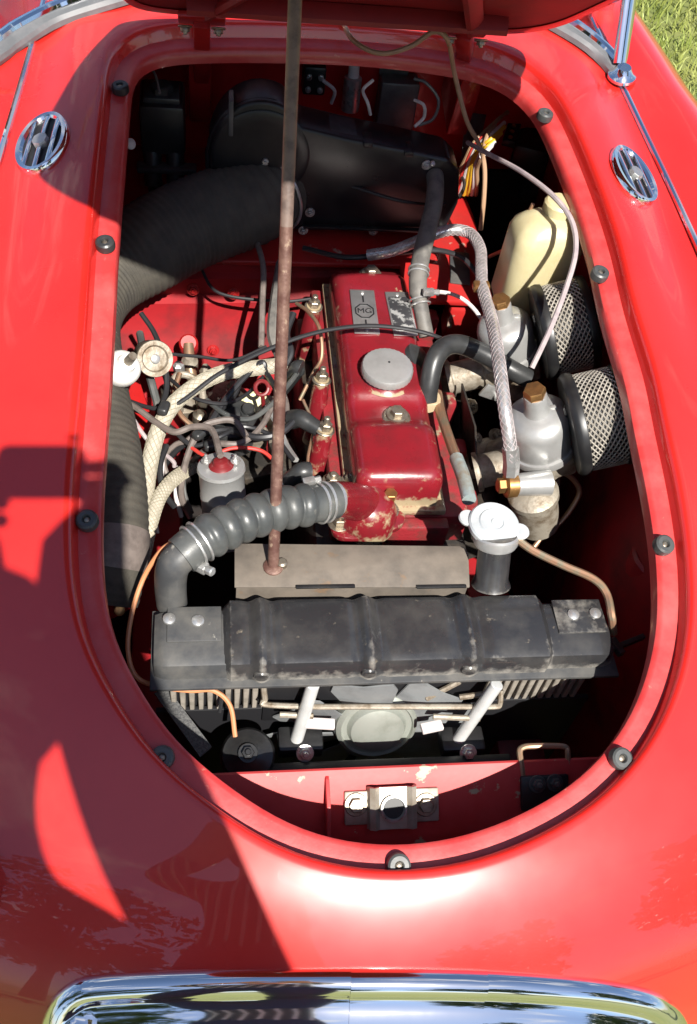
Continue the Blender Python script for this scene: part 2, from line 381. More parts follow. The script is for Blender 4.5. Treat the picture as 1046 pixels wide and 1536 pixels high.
# air vents: chrome rim, slats, badge octagon
def vent(px, py, s):
    c = PB(px, py); n = Nrm(c.x, c.y); fwd = V((s*.16, -1, 0)); fwd = (fwd-n*fwd.dot(n)).normalized(); sd = fwd.cross(n).normalized()
    a, b = .051, .033; c = c+n*.001
    bm = NB(); rr = []
    N = 44
    for (k, h) in ((1.0, -.002), (1.0, .004), (.95, .0065), (.80, .006), (.72, .003), (.71, -.002)):
        aa = a-(1-k)*b; bb = b*k
        rr.append([c+fwd*math.cos(2*math.pi*i/N)*aa+sd*math.sin(2*math.pi*i/N)*bb+n*h for i in range(N)])
    loft(bm, rr, cap=False); ob = part('air_vent', bm, 'chrome', car, 'oval chrome air vent with slats and a small badge')
    bm = NB(); rr = [[c+fwd*math.cos(2*math.pi*i/N)*(a-.008)+sd*math.sin(2*math.pi*i/N)*(b-.006)+n*.0012 for i in range(N)]]
    vs_ = [bm.verts.new(p) for p in rr[0]]; bm.faces.new(vs_); part('vent_well', bm, 'ink', ob)
    for k in (-1, 0, 1):
        o = k*.0155; L = (a-.006)*math.sqrt(max(.05, 1-(o/b)**2))
        R = Matrix((fwd, sd, n)).transposed()
        part('vent_slat', box(NB(), c+sd*o+n*.0035, (2*L, .0062, .004), R, .0015), 'chrome', ob)
    bm = NB(); lathe(bm, [(.0105, 0), (.0105, .006), (.0095, .0078)], c+n*.001, n, 8); bd = part('badge', bm, 'plate', ob)
for px, py, s in ((65, 217, -1), (949, 265, 1)): vent(px, py, s)
# rubber buffers on the ledge
for (px, py) in ((180, 118), (157, 352), (130, 768), (244, 1125), (601, 1288), (936, 1127), (1001, 806), (904, 398), (821, 160)):
    c = PB(px, py, -.004); n = Nrm(c.x, c.y); c = V((c.x, c.y, H(c.x, c.y)-.0205))
    bm = NB(); lathe(bm, [(.0108, 0), (.0112, .004), (.0105, .0085), (.0085, .010), (.0046, .0100), (.0036, .0085), (.0032, .005)], c, n, 20)
    ob = part('rubber_buffer', bm, 'rubgrey' if py > 700 or px > 800 else 'rubber', car)
    part('buffer_screw', lathe(NB(), [(.0030, .004), (.0030, .0072), (.002, .0078)], c, n, 10), 'oldbolt', ob)
# chrome grille surround
gpp = [PB(px, py, .0) for px, py in ((60, 1640), (70, 1560), (84, 1514), (108, 1488), (150, 1476), (300, 1469), (515, 1466), (700, 1468), (850, 1477), (940, 1489), (992, 1506), (1022, 1540), (1040, 1620))]
gpath = resample(smooth_path(gpp, 8), 110)
prof = [(-.010, -.012), (-.009, -.002), (-.006, .0050), (-.001, .0085), (.005, .0090), (.011, .0068), (.015, .0025), (.0165, .0005), (.0185, -.0008), (.028, -.0010), (.040, -.0025), (.054, -.007), (.068, -.016), (.076, -.03), (.070, -.06), (.02, -.05)]
def gsweep(path, prof, k0=0., cap=True):
    rr = []
    for i, c in enumerate(path):
        t = (path[min(i+1, len(path)-1)]-path[max(i-1, 0)]).normalized(); f = V((0, -.91, -.41)); f = (f-t*f.dot(t)).normalized()
        o = t.cross(f)
        if o.dot(c-V((0, -.1, .45))) < 0: o = -o
        rr.append([c+f*(a+k0*.5)+o*(b+k0) for a, b in prof])
    return loft(NB(), rr, cap=cap)
gr = part('grille_surround', gsweep(gpath, prof), 'chrome', car, 'bright chrome grille surround below the bonnet opening', ang=.9)
mid = [p for p in gpath if -.062 < p.x < .070]
part('centre_moulding', gsweep(mid, prof[1:14], .0010), 'chrome', gr, ang=.9)
bm = NB(); box(bm, (0, -.16, .44), (.5, .01, .22), None, .004); part('grille_backing', bm, 'ink', gr)
for i in range(25):
    x = -.245+i*.0204
    part('grille_slat', box(NB(), (x, -.172+.25*x*x, .44), (.004, .010, .21), None, .001), 'chrome', gr)

# ------------------------------------------------------------------ engine bay structure (parts of the car)
def sheet(bm, pts, d): return prism(bm, pts, d)
SZ = .655
bm = NB(); prism(bm, [(-.36, .880, SZ), (.108, .885, SZ), (.114, .808, SZ), (.226, .804, SZ), (.246, .90, SZ), (.244, 1.02, SZ), (.23, 1.17, SZ), (-.36, 1.17, SZ)], (0, 0, -.010), .003)
bulk = part('bulkhead_shelf', bm, 'shelfred', car, 'red painted shelf under the black heater')
bm = NB(); box(bm, (-.0, 1.172, .79), (.86, .010, .30), None, .002); part('bulkhead_wall', bm, 'wallred', car)
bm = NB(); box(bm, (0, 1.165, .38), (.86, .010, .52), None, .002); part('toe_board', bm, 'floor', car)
# stepped face below the shelf
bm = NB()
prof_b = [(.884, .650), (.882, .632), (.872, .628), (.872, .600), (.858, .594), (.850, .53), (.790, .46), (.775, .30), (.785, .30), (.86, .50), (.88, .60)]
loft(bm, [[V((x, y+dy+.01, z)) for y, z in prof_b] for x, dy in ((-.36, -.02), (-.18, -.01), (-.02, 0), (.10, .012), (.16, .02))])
part('bulkhead_face', bm, 'innerred', car)  # darker red over the whole face imitates the lid's cast shadow
for (px, py, z) in ((320, 521, .52), (290, 430, .62), (350, 436, .62), (285, 515, .54)):
    bm = NB(); bolt(bm, V((P(px, py, z).x, P(px, py, z).y-.006, z)), (0, -.9, .3), .006, .005); part('bulkhead_bolt', bm, 'bayred', bulk)
bm = NB(); box(bm, P(697, 474, .600), (.060, .055, .07), Matrix.Rotation(-.1, 3, 'Z'), .006); part('red_pedestal', bm, 'shelfred', car)
bm = NB(); box(bm, P(690, 402, SZ+.002), (.030, .075, .003), Matrix.Rotation(-.15, 3, 'Z'), .001); part('shelf_patch', bm, 'tankend', car)
# gusset brackets under rear lip
for px in (300, 700):
    c = PY(px, 110, 1.10); bm = NB(); box(bm, (c.x, 1.115, .83), (.032, .10, .14), Euler((.25, 0, 0)).to_matrix(), .003); part('hinge_gusset', bm, 'bayred', car)
# inner wings
for s in (-1, 1):
    rr = []
    for y in np.linspace(-.02, 1.18, 40):
        x = s*(.375+.0*y); bulge = .055*math.exp(-((y-.36)/.16)**2)
        rr.append([V((s*.31*1.0+s*.04, y, H(s*.35, y)-.03)), V((s*(.375-bulge*.4), y, .70)), V((s*(.38-bulge), y, .60)), V((s*(.38-bulge*1.1), y, .48)), V((s*(.37-bulge), y, .30)), V((s*.36, y, .12))])
    bm = NB(); loft(bm, rr, closed=False); part('inner_wing', bm, 'innerred', car, ang=1.2)
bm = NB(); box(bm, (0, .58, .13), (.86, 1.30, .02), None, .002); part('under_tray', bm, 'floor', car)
bm = NB(); box(bm, (0, -.035, .42), (.72, .012, .42), None, .002); part('nose_panel', bm, 'innerred', car)
# chassis rails
for s in (-1, 1):
    bm = NB(); box(bm, (s*.225-.02, .50, .42), (.06, 1.0, .09), None, .006); part('chassis_rail', bm, 'innerred', car)
# sloping red front beam with latch plate, gusset, wire loop
a0, a1 = P(312, 1149, .628), P(872, 1147, .628)
yb = (a0.y+a1.y)/2
def beam(x, t, up=0.):   # point on beam face, t 0 top..1 bottom
    return V((x, yb-.092*t, .628-.062*t+up))
bm = NB(); rr = []
for x in np.linspace(-.235, .25, 30):
    rr.append([beam(x, 0), beam(x, .03, .003), beam(x, .10, .0025), beam(x, .62), beam(x, .66, -.004), beam(x, 1.0, -.03), beam(x, 1.0, -.12), V((x, yb+.004, .50))])
loft(bm, rr); bm_ = part('front_beam', bm, 'beamred', car, 'sun faded red cross beam with chipped top edge')
def on_beam(px, py):
    z = .60
    for _ in range(30):
        q = P(px, py, z); t = (yb-q.y)/.092; z = .5*z+.5*(.628-.062*t)
    return P(px, py, z)
bn = V((0, -.062, .092)).normalized(); bd_ = V((0, -.092, -.062)).normalized(); RB = Matrix((V((1, 0, 0)), -bd_, bn)).transposed()
c = on_beam(587, 1208)
bm = NB(); box(bm, c+bn*.0032, (.098, .034, .004), RB, .0016); lp = part('latch_plate', bm, 'latch', bm_)
bm = NB()
prof_l = [(-.026, .004), (-.024, .013), (-.019, .016), (-.014, .012), (.014, .012), (.019, .016), (.024, .013), (.026, .004), (.023, .004), (.019, .012), (.014, .008), (-.014, .008), (-.019, .012), (-.023, .004)]
loft(bm, [[c+V((1, 0, 0))*a+bn*b+bd_*k for a, b in prof_l] for k in (-.021, .021)]); part('latch_bridge', bm, 'latch', lp)
bm = NB(); lathe(bm, [(.0135, .011), (.0135, .0165), (.0115, .0168), (.0105, .0125)], c, bn, 24, cap=False); part('latch_ring', bm, 'steel', lp)
bm = NB(); lathe(bm, [(.0112, 0), (.0112, .0128)], c, bn, 24); part('latch_hole', bm, 'ink', lp)
for px, py in ((533, 1205), (637, 1205)):
    bm = NB(); bolt(bm, on_beam(px, py)+bn*.005, bn, .0078, .005, stud=0); part('latch_bolt', bm, 'oldbolt', lp)
c = on_beam(488, 1212); bm = NB(); prism(bm, [c-bd_*.034+bn*0, c+bd_*.036, c+bd_*.036+bn*.012, c-bd_*.004+bn*.016, c-bd_*.03+bn*.006], (.004, 0, 0), .0008); part('beam_gusset', bm, 'beamred', bm_)
c = on_beam(815, 1180); bm = NB(); box(bm, c+bn*.004+bd_*.005, (.052, .036, .006), RB, .002); lk = part('loop_bracket', bm, 'black', bm_)
q = [P(787, 1185, .61), P(783, 1150, .625), P(780, 1128, .632), P(785, 1121, .634), P(800, 1119, .634), P(835, 1119, .634), P(849, 1121, .634), P(852, 1130, .631), P(852, 1165, .615)]
part('wire_loop', tube(NB(), q, .0032, 8, 6), 'copper', lk)
for px, py in ((803, 1174), (829, 1172)):
    bm = NB(); bolt(bm, on_beam(px, py)+bn*.006, bn, .006, .005); part('loop_bolt', bm, 'rubgrey', lk)

# ------------------------------------------------------------------ raised bonnet lid, hinges
HY, HZ, LA = 1.0, .966, math.radians(43.2)
lid_half = []
for i in range(NC):
    lid_half.append(cl[i]+ (cl[i]-V((0, .5, 0))).normalized()*.004)
def lidpt(x, y, h):   # closed-lid coordinates to opened lid
    dy = 1.0-y; z = (H(x, y)-H(0, 1.0)) + .006 + h
    ca, sa = math.cos(LA), math.sin(LA)
    return V((x, HY - dy*ca + z*sa, HZ + dy*sa + z*ca))
cen = V((0, .5, 0))
def lidring(k, h): return [lidpt(*( (cen+(p-cen)*k).xy ), h) for p in lid_half]
bm = NB()
loft(bm, [lidring(1-.98*t, 0) for t in np.linspace(1, 0, 14)] + [lidring(1.0, -.012), lidring(.985, -.016), lidring(.96, -.014)], cap=False)
lid = part('bonnet_lid', bm, 'paint', car, 'raised red bonnet lid propped open', ang=1.0)
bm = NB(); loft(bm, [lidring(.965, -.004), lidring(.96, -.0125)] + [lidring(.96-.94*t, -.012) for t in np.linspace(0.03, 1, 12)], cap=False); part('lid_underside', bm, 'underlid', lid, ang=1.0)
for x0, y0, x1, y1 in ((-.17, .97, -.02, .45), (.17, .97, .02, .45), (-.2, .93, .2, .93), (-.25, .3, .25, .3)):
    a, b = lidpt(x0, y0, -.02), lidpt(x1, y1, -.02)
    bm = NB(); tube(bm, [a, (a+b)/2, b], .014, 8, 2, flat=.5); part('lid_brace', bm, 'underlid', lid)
for px in (303, 697):
    top = PY(px, 32 if px < 500 else 50, .985); b = PY(px, 118, 1.075)
    bm = NB(); dirv = (b-top); box(bm, (top+b)/2, (.022, .018, dirv.length), dirv.to_track_quat('Z', 'Y').to_matrix(), .003); part('hinge_arm', bm, 'bayred', lid)
    bm = NB(); box(bm, top+V((0, 0, .004)), (.060, .03, .008), Matrix.Rotation(-LA, 3, 'X'), .002); hp = part('hinge_plate', bm, 'bayred', lid)
    for dx in (-.021, .021):
        bm = NB(); bolt(bm, top+V((dx, -.012, -.001)), (0, -.55, -.83), .006, .005, stud=.002); part('hinge_bolt', bm, 'oldbolt', hp)

# ------------------------------------------------------------------ windscreen
ws = thing('windscreen', (0, 1.16, .93), 'chrome framed windscreen seated on a grey rubber seal', 'windscreen')
base = []
for px, py in ((-45, 110), (0, 78), (22, 62), (80, 32), (165, 2), (260, -22), (400, -38), (550, -38), (700, -25), (800, 20), (862, 55), (905, 88), (932, 116)):
    q = PB(px, py, .006); base.append(q)
base = resample(smooth_path(base, 6), 60)
def strip(bm, pts, w_, h_, lift=0.):
    rr = []
    for i, c in enumerate(pts):
        t = (pts[min(i+1, len(pts)-1)]-pts[max(i-1, 0)]).normalized(); n = Nrm(c.x, c.y); o = n.cross(t).normalized()
        rr.append([c+o*(w_*.5)*a+n*(h_*b+lift) for a, b in ((-1, -.4), (-1, .3), (-.7, .8), (0, 1), (.7, .8), (1, .3), (1, -.4))])
    return loft(bm, rr)
part('rubber_seal', strip(NB(), base, .024, .010), 'seal', ws)
bk = V((0, .030, 0)); fr = [p+V((0, .018, .010)) for p in base]
part('lower_frame', tube(NB(), fr, .0075, 10, 1), 'chrome', ws)
bm = NB(); loft(bm, [[p+V((0, .002, 0)), p+V((0, .16, .27)), p+V((0, .164, .27)), p+V((0, .006, 0))] for p in fr]); part('glass_pane', bm, 'glass', ws)
tp = [p+V((0, .162, .272)) for p in fr]; part('upper_frame', tube(NB(), tp, .007, 8, 1), 'chrome', ws)
for i in (0, -1):
    part('side_post', tube(NB(), [fr[i], (fr[i]+tp[i])/2, tp[i]], .016, 12, 2, flat=.6), 'chrome', ws)
    c = base[i]; bm = NB(); lathe(bm, [(.020, 0), (.020, .004), (.014, .009), (.010, .016)], c, Nrm(c.x, c.y), 20); part('post_foot', bm, 'chrome', ws)

# ------------------------------------------------------------------ radiator
TZ = .690
rad = thing('radiator', (.015, .24, .15), 'black painted radiator with ribbed header tank and riveted end brackets', 'radiator')
yb_, yf_ = .276, .200       # back and front of tank top
def tank_ring(x, z, yb2, yf2, zbot):
    r = .010
    return [V((x, yb2, zbot)), V((x, yb2, z-r)), V((x, yb2-r*.3, z-r*.3)), V((x, yb2-r, z)), V((x, (yb2+yf2)/2, z+.0015)), V((x, yf2+r*1.2, z)), V((x, yf2+r*.35, z-r*.35)), V((x, yf2, z-r*1.2)), V((x, yf2-.001, zbot))]
XL, XR = -.2335, .2585
def rib(x):
    z = TZ
    for xr in (P(392, 940, TZ).x, P(553, 940, TZ).x, P(703, 940, TZ).x):
        d = abs(x-xr)
        z += .0055*math.exp(-(d/.0065)**2) - .0028*math.exp(-((d-.013)/.005)**2)
    return z
xs1, xs2 = P(340, 940, TZ).x, P(822, 940, TZ).x
bm = NB(); rr = []
for x in np.concatenate([[xs1-.004, xs1, xs1+.004], np.linspace(xs1+.008, xs2-.008, 110), [xs2-.004, xs2, xs2+.004]]):
    e = min(x-(xs1-.004), (xs2+.004)-x); k = sm(0, .008, e)
    z = rib(x)-.008*(1-k); rr.append(tank_ring(x, z, yb_+.004*k, yf_-.003*k-(z-TZ)*.6, .660))
loft(bm, rr); tank = part('header_tank', bm, 'tank', rad, 'black header tank with three pressed ribs')
for xa, xb in ((XL, xs1), (xs2, XR)):
    bm = NB(); rr = []
    for x in np.linspace(xa, xb, 14):
        e = min(x-xa if xa == XL else 1, xb-x if xb == XR else 1); k = sm(0, .010, e)
        rr.append(tank_ring(x, TZ-.007-.006*(1-k), yb_-.004, yf_+.001+.005*(1-k), .660))
    loft(bm, rr); te = part('tank_end', bm, 'tankend' if xa == XL else 'tank', rad, 'dusty flaking tank end' if xa == XL else None)
    xm = (xa+xb)/2; bm = NB(); box(bm, (xm+.004, (yb_+yf_)/2+.012, TZ-.005), (.056, .042, .003), None, .0012); bp = part('bracket_plate', bm, 'tankend' if xa == XL else 'tank', te)
    for px, py in (((254, 928), (297, 931)) if xa == XL else ((860, 922), (893, 920))):
        c = P(px, py, TZ-.003); bm = NB(); lathe(bm, [(.0068, -.001), (.0066, .0012), (.004, .0026), (0, .003)], c, (0, 0, 1), 14); part('rivet', bm, 'steel', bp)
bm = NB(); box(bm, ((XL+XR)/2+.001, (yb_+yf_)/2-.002, .6575), (XR-XL+.010, .094, .005), None, .001); part('tank_seam', bm, 'tankend', rad)
for px in (392, 553, 703):
    c = P(px, 1003, .67); bm = NB(); lathe(bm, [(.008, -.012), (.008, .006), (.0065, .008)], V((c.x, yf_, .672)), (0, -1, 0), 16); part('rib_end', bm, 'tank', rad)
# core: fins and tubes
bm = NB(); box(bm, ((XL+XR)/2, .240, .44), (XR-XL-.03, .05, .43), None, .001); part('core_block', bm, 'ink', rad)
for i in range(48):
    x = XL+.018+i*(XR-XL-.036)/47
    part('core_tube', box(NB(), (x, .2115, .612), (.0062, .008, .084), None, .001, 1), 'core', rad)
bm = NB(); box(bm, ((XL+XR)/2, .209, .40), (XR-XL+.004, .006, .350), None, .001); part('core_dark_sheet', bm, 'ink', rad)  # black sheet added to keep the lower core dark
# filler neck and cap
fb = P(737, 872, TZ); ft = P(745, 800, .745); fax = (ft-fb).normalized(); L = (ft-fb).length
bm = NB(); lathe(bm, [(.022, -.004), (.0185, .004), (.018, L-.014), (.020, L-.012), (.0225, L-.004), (.0225, L)], fb, fax, 28); part('filler_neck', bm, 'tank', rad)
bm = NB(); lathe(bm, [(.0225, L-.014), (.0245, L-.010), (.0245, L-.002), (.0225, L)], fb, fax, 28, cap=False); part('neck_ring', bm, 'alu', rad)
cu = V((.03, -.06, 1)).normalized(); c = P(742, 785, .750)
bm = NB(); lathe(bm, [(.0265, -.007), (.0280, -.006), (.0282, -.0005), (.0265, .0015), (.018, .002), (.0165, .0035), (.0095, .0038), (.0088, .0024), (.0045, .0024), (.004, .0038), (0, .0042)], c, cu, 44)
capo = part('radiator_cap', bm, 'capmetal', rad, 'pale silver radiator pressure cap with two lugs')
for a in (math.radians(160), math.radians(-18)):
    d = V((math.cos(a), math.sin(a), 0)); q = c+d*.0290; bm = NB(); lathe(bm, [(.0095, -.003), (.0105, 0), (.0095, .002)], q-V((0, 0, .003)), (0, 0, 1), 18); part('cap_lug', bm, 'capmetal', capo)
# inlet pipe on the left end
pip = PP([(258, 905, .672), (256, 880, .70), (257, 860, .722), (263, 844, .738), (280, 828, .746)])
bm = NB(); tube(bm, pip, lambda t: .0165+.001*t, 22, 8); part('inlet_pipe', bm, 'tankend', rad, 'bent black outlet pipe with flaking paint')

# flat cowl plate behind the tank, and prop rod
pl = thing('cowl_plate', P(528, 850, .66), 'flat dusty brown plate with rounded corners behind the radiator tank', 'plate')
CPZ = .695
co = [(352, 880), (352, 824), (356, 817), (364, 815), (690, 819), (698, 822), (703, 830), (705, 880)]
bm = NB(); prism(bm, [P(a, b, CPZ) for a, b in co], (0, 0, -.003), .0008)
part('plate_sheet', bm, 'cowl', pl)
bm = NB(); a, b = P(352, 880, CPZ-.004), P(705, 880, CPZ-.004)
prism(bm, [a+V((.002, .004, 0)), b+V((-.002, .004, 0)), b+V((-.002, .004, -.035)), a+V((.002, .004, -.035))], (0, -.003, 0)); part('plate_flange', bm, 'cowl', pl)
for x0, x1 in ((444, 533), (625, 700)):
    a, b = P(x0, 881, CPZ+.001), P(x1, 881, CPZ+.001); bm = NB(); box(bm, (a+b)/2+V((0, .001, 0)), ((b-a).length, .004, .003), None, .0008); part('plate_clip', bm, 'black', pl)
rb0 = P(410, 851, CPZ); rt0 = PY(443, -3, .56); rdir = (rt0-rb0).normalized(); rlen = .66
rod = thing('prop_rod', rb0, 'long thin rusty rod propping the bonnet open', 'rod')
bend = .62
bm = NB(); tube(bm, [rb0-rdir*.01, rb0+rdir*.2, rb0+rdir*.36], .0062, 12, 6); part('rusty_shaft', bm, 'rust', rod)
bm = NB(); tube(bm, [rb0+rdir*.36, rb0+rdir*.5, rb0+rdir*rlen], .0061, 12, 6); part('dark_shaft', bm, mat('rod_upper', (.17, .12, .10), .5, col2=(.10, .07, .06), scale=80, bump=.2), rod)
bm = NB(); lathe(bm, [(.011, -.002), (.011, .002), (.008, .004)], rb0, (0, 0, 1), 16); part('pivot_washer', bm, 'rust', rod)
bm = NB(); lathe(bm, [(.006, 0), (.006, .006), (.004, .008)], P(423, 848, CPZ), (0, 0, 1), 10); part('pivot_pin', bm, 'oldbolt', rod)

# corrugated top hose with clamps
hp = smooth_path(PP([(272, 834, .745), (296, 815, .750), (332, 795, .750), (376, 776, .748), (428, 762, .742), (470, 756, .735), (502, 750, .728)]), 16)
hp = resample(hp, 150)
def hr(t):
    r = .0208
    if .15 < t < .84: r += (.0046*abs(math.sin((t-.15)/.69*math.pi*7.0))**.65-.0012)*sm(.15, .18, t)*(1-sm(.81, .84, t))
    return r
hose = thing('radiator_hose', hp[75]-V((0, 0, .03)), 'grey ribbed rubber radiator hose held by wire clips', 'hose')
bm = NB(); tube(bm, hp, hr, 26, 1); part('rubber_tube', bm, 'rubgrey', hose, ang=1.2)
def clamp_on(path, i, r, mt, parent, wide=.0016, gap=.008, name='hose_clip'):
    for k in (-1, 1):
        c = path[i]; t = (path[min(i+2, len(path)-1)]-path[max(i-2, 0)]).normalized(); u = t.orthogonal().normalized(); v = t.cross(u); c = c+t*k*gap/2
        bm = NB(); pts = [c+(u*math.cos(a)+v*math.sin(a))*(r+.001) for a in np.linspace(0, 2*math.pi, 33)]; tube(bm, pts, wide, 6, 1, cap=False); cp = part(name, bm, mt, parent)
    return cp
def screw_block(c, ax, parent, mt='steel', s=.012):
    bm = NB(); box(bm, c, (s*1.5, s*.9, s*.8), V(ax).to_track_quat('X', 'Z').to_matrix(), .001); lathe(bm, [(s*.4, 0), (s*.42, s*.7), (s*.3, s*.8)], V(c)+V(ax).normalized()*s*.7, ax, 8); part('clip_screw', bm, mt, parent)
clamp_on(hp, 16, .0213, 'steel', hose); clamp_on(hp, 136, .0213, 'steel', hose)
screw_block(P(300, 849, .738), (.6, -.5, .2), hose); screw_block(P(464, 722, .75), (1, .2, .1), hose, s=.009)

# ------------------------------------------------------------------ engine
eng = thing('engine', (.05, .62, .12), 'dark red four cylinder engine with chipped rocker cover', 'engine')
RX0, RX1, RY0, RY1 = -.004, .102, .432, .838
def rocker_ring(y, ztop, w=1.0, zb=.648):
    xm = (RX0+RX1)/2; hw = (RX1-RX0)/2*w; r = .016; pts = [V((xm-hw, y, zb)), V((xm-hw, y, ztop-r))]
    for a in np.linspace(180, 90, 6)[1:]: pts.append(V((xm-hw+r+r*math.cos(math.radians(a)), y, ztop-r+r*math.sin(math.radians(a)))))
    pts.append(V((xm, y, ztop+.0015)))
    for a in np.linspace(90, 0, 6): pts.append(V((xm+hw-r+r*math.cos(math.radians(a)), y, ztop-r+r*math.sin(math.radians(a)))))
    pts.append(V((xm+hw, y, zb)))
    return pts
yd1, yd2 = P(596, 628, .68).y, P(558, 412, .68).y
bm = NB(); rr = []
for i, t in enumerate(np.linspace(0, 1, 90)):
    y = RY0+(RY1-RY0)*t; e0 = y-RY0; e1 = RY1-y
    z = .700
    # front lobe a little higher, dips around the two cover bolts
    z -= .012*math.exp(-((y-yd1-.002)/.024)**4); z -= .011*math.exp(-((y-yd2-.004)/.022)**4)
    r = .022
    if e0 < r: z -= r-math.sqrt(max(0, r*r-(r-e0)**2))
    if e1 < r: z -= r-math.sqrt(max(0, r*r-(r-e1)**2))
    wd = 1-.10*(1-sm(0, .012, e0))-.12*(1-sm(0, .012, e1)); rr.append(rocker_ring(y, max(z, .672), wd))
loft(bm, rr); rc = part('rocker_cover', bm, 'engred', eng, 'dark red rocker cover with chipped paint', ang=1.1)
bm = NB(); prism(bm, [(RX0-.008, RY0-.008, .640), (RX1+.008, RY0-.008, .640), (RX1+.008, RY1+.006, .640), (RX0-.008, RY1+.006, .640)], (0, 0, .010), .003); part('cover_flange', bm, 'engred', rc)
for px, py in ((596, 620), (557, 408)):
    c = P(px, py, .697); bm = NB(); c0 = V((c.x, c.y, .6865))
    lathe(bm, [(.018, 0), (.018, .004), (.016, .006)], c0, (0, 0, 1), 24); cb = part('cover_washer', bm, 'oldbolt', rc)
    bm = NB(); lathe(bm, [(.0135, .006), (.0135, .010), (.012, .0105)], c0, (0, 0, 1), 20); lathe(bm, [(.0088, .010), (.0088, .017), (.0078, .018)], c0, (0, 0, 1), 6); part('cover_nut', bm, 'oldbolt', cb)
# oil filler cap
c = P(581, 553, .712); c0 = V((c.x, c.y, .697))
bm = NB(); lathe(bm, [(.036, 0), (.030, .004), (.027, .010)], c0, (0, 0, 1), 30); part('filler_collar', bm, 'engred', rc)
bm = NB(); lathe(bm, [(.031, .008), (.0335, .010), (.0335, .018), (.0320, .0205), (.028, .0215), (.012, .0225), (0, .0228)], c0, (0, 0, 1), 64, knurl=.02); fc = part('oil_filler_cap', bm, 'alu', rc, 'dull round aluminium oil filler cap')
bm = NB(); lathe(bm, [(.0016, 0), (.0016, .0006)], c0+V((.002, .004, .0224)), (0, 0, 1), 10); part('cap_vent', bm, 'ink', fc)
# two plates
def plate(px, py, w_, l_, mt, rot=0.):
    c = P(px, py, .7025); c.z = .7022; R = Matrix.Rotation(rot, 3, 'Z'); bm = NB(); box(bm, c, (w_, l_, .0014), R, .0005); o = part('data_plate', bm, mt, rc)
    for s in (-1, 1):
        bm = NB(); lathe(bm, [(.0026, 0), (.0024, .0012), (0, .0018)], c+R @ V((0, s*(l_/2-.006), .0006)), (0, 0, 1), 10); part('plate_rivet', bm, 'steel', o)
    return o, c+V((0, 0, .0008)), R
o, c, R = plate(547, 467, .034, .088, 'plate', math.radians(-1))
bm = NB(); ring8 = lambda r, h: [c+R @ V((r*math.cos(a), r*1.08*math.sin(a), h)) for a in [math.radians(22.5+45*k) for k in range(8)]]
loft(bm, [ring8(.0140, 0), ring8(.0140, .0006), ring8(.0122, .0006), ring8(.0122, 0)], cap=False); part('badge_octagon', bm, 'ink', o)
part('badge_letters', text_bm('MG', .0135, c+V((0, 0, .0003)), R @ V((1, 0, 0)), R @ V((0, 1, 0)), .0003), 'ink', o)
for s in (-1, 1):
    bm = NB(); box(bm, c+R @ V((0, s*.024, .0003)), (.0022, .013, .0006), R, .0002); part('badge_bar', bm, 'ink', o)
o, c, R = plate(602, 470, .033, .088, 'plate', math.radians(1.5))
bm = NB(); box(bm, c+V((0, -.001, .0001)), (.028, .068, .0006), R, .0002); part('plate_panel', bm, 'plateblk', o)
# head and block
bm = NB(); prism(bm, [(-.028, .424, .585), (.142, .424, .585), (.142, .845, .585), (-.028, .845, .585)], (0, 0, .053), .006); hd = part('cylinder_head', bm, 'castred', eng)
bm = NB(); prism(bm, [(-.045, .400, .20), (.150, .400, .20), (.150, .85, .20), (-.045, .85, .20)], (0, 0, .380), .008); part('engine_block', bm, 'headblk', eng)
for k in range(5):
    bm = NB(); box(bm, (.148, .46+.085*k, .61), (.022, .026, .05), None, .006); part('head_boss', bm, 'castred', hd)
# front plate under rocker
bm = NB(); box(bm, ((P(620, 770, .62)).x, .414, .60), (.075, .018, .08), None, .004); part('front_casting', bm, 'castred', eng)
bm = NB(); lathe(bm, [(.03, 0), (.034, .01), (.034, .03), (.02, .034)], P(655, 775, .56)+V((0, .02, 0)), (0, -1, 0), 28); part('water_pump', bm, 'headblk', eng)
# front rocker pedestal details
for px, py, z in ((500, 716, .655), (528, 716, .655)):
    bm = NB(); bolt(bm, P(px, py, z)-V((0, 0, .008)), (0, 0, 1), .0085, .009, stud=.004); part('head_nut', bm, 'oldbolt', hd)
# thermostat housing
th0 = P(545, 790, .625); tc_ = P(548, 755, .668)
bm = NB(); fl = []
for a in np.linspace(0, 2*math.pi, 36, endpoint=False):
    rr_ = .042+.007*math.cos(3*a+.5); fl.append(V((tc_.x+rr_*math.cos(a)*1.05, tc_.y-.002+rr_*.85*math.sin(a), .640)))
prism(bm, fl, (0, 0, .009), .002); tho = part('thermostat_flange', bm, 'engred', eng)
bm = NB(); lathe(bm, [(.036, -.022), (.036, -.008), (.034, .004), (.028, .016), (.018, .024), (.006, .0275), (0, .028)], V((tc_.x+.004, tc_.y-.004, .660)), (0, 0, 1), 30); part('thermostat_dome', bm, 'engred', tho)
bm = NB(); tube(bm, [V((tc_.x, tc_.y-.002, .668)), P(520, 750, .70), P(495, 749, .729)], lambda t: .023-.003*t, 22, 8); part('thermostat_neck', bm, 'engred', tho)
bm = NB(); tube(bm, [P(503, 749, .726), P(494, 750, .7295)], .0203, 22, 1); part('bare_metal_end', bm, 'steel', tho)
for px, py, z in ((510, 777, .660), (584, 758, .665), (596, 727, .66)):
    bm = NB(); bolt(bm, P(px, py, z)-V((0, 0, .010)), (0, 0, 1), .0088, .010, stud=.004); part('housing_nut', bm, 'oldbolt', tho)
bm = NB(); lathe(bm, [(.008, 0), (.008, .010), (.007, .011)], P(585, 747, .672), (0, 0, 1), 6); part('brass_nut', bm, 'brass', tho)
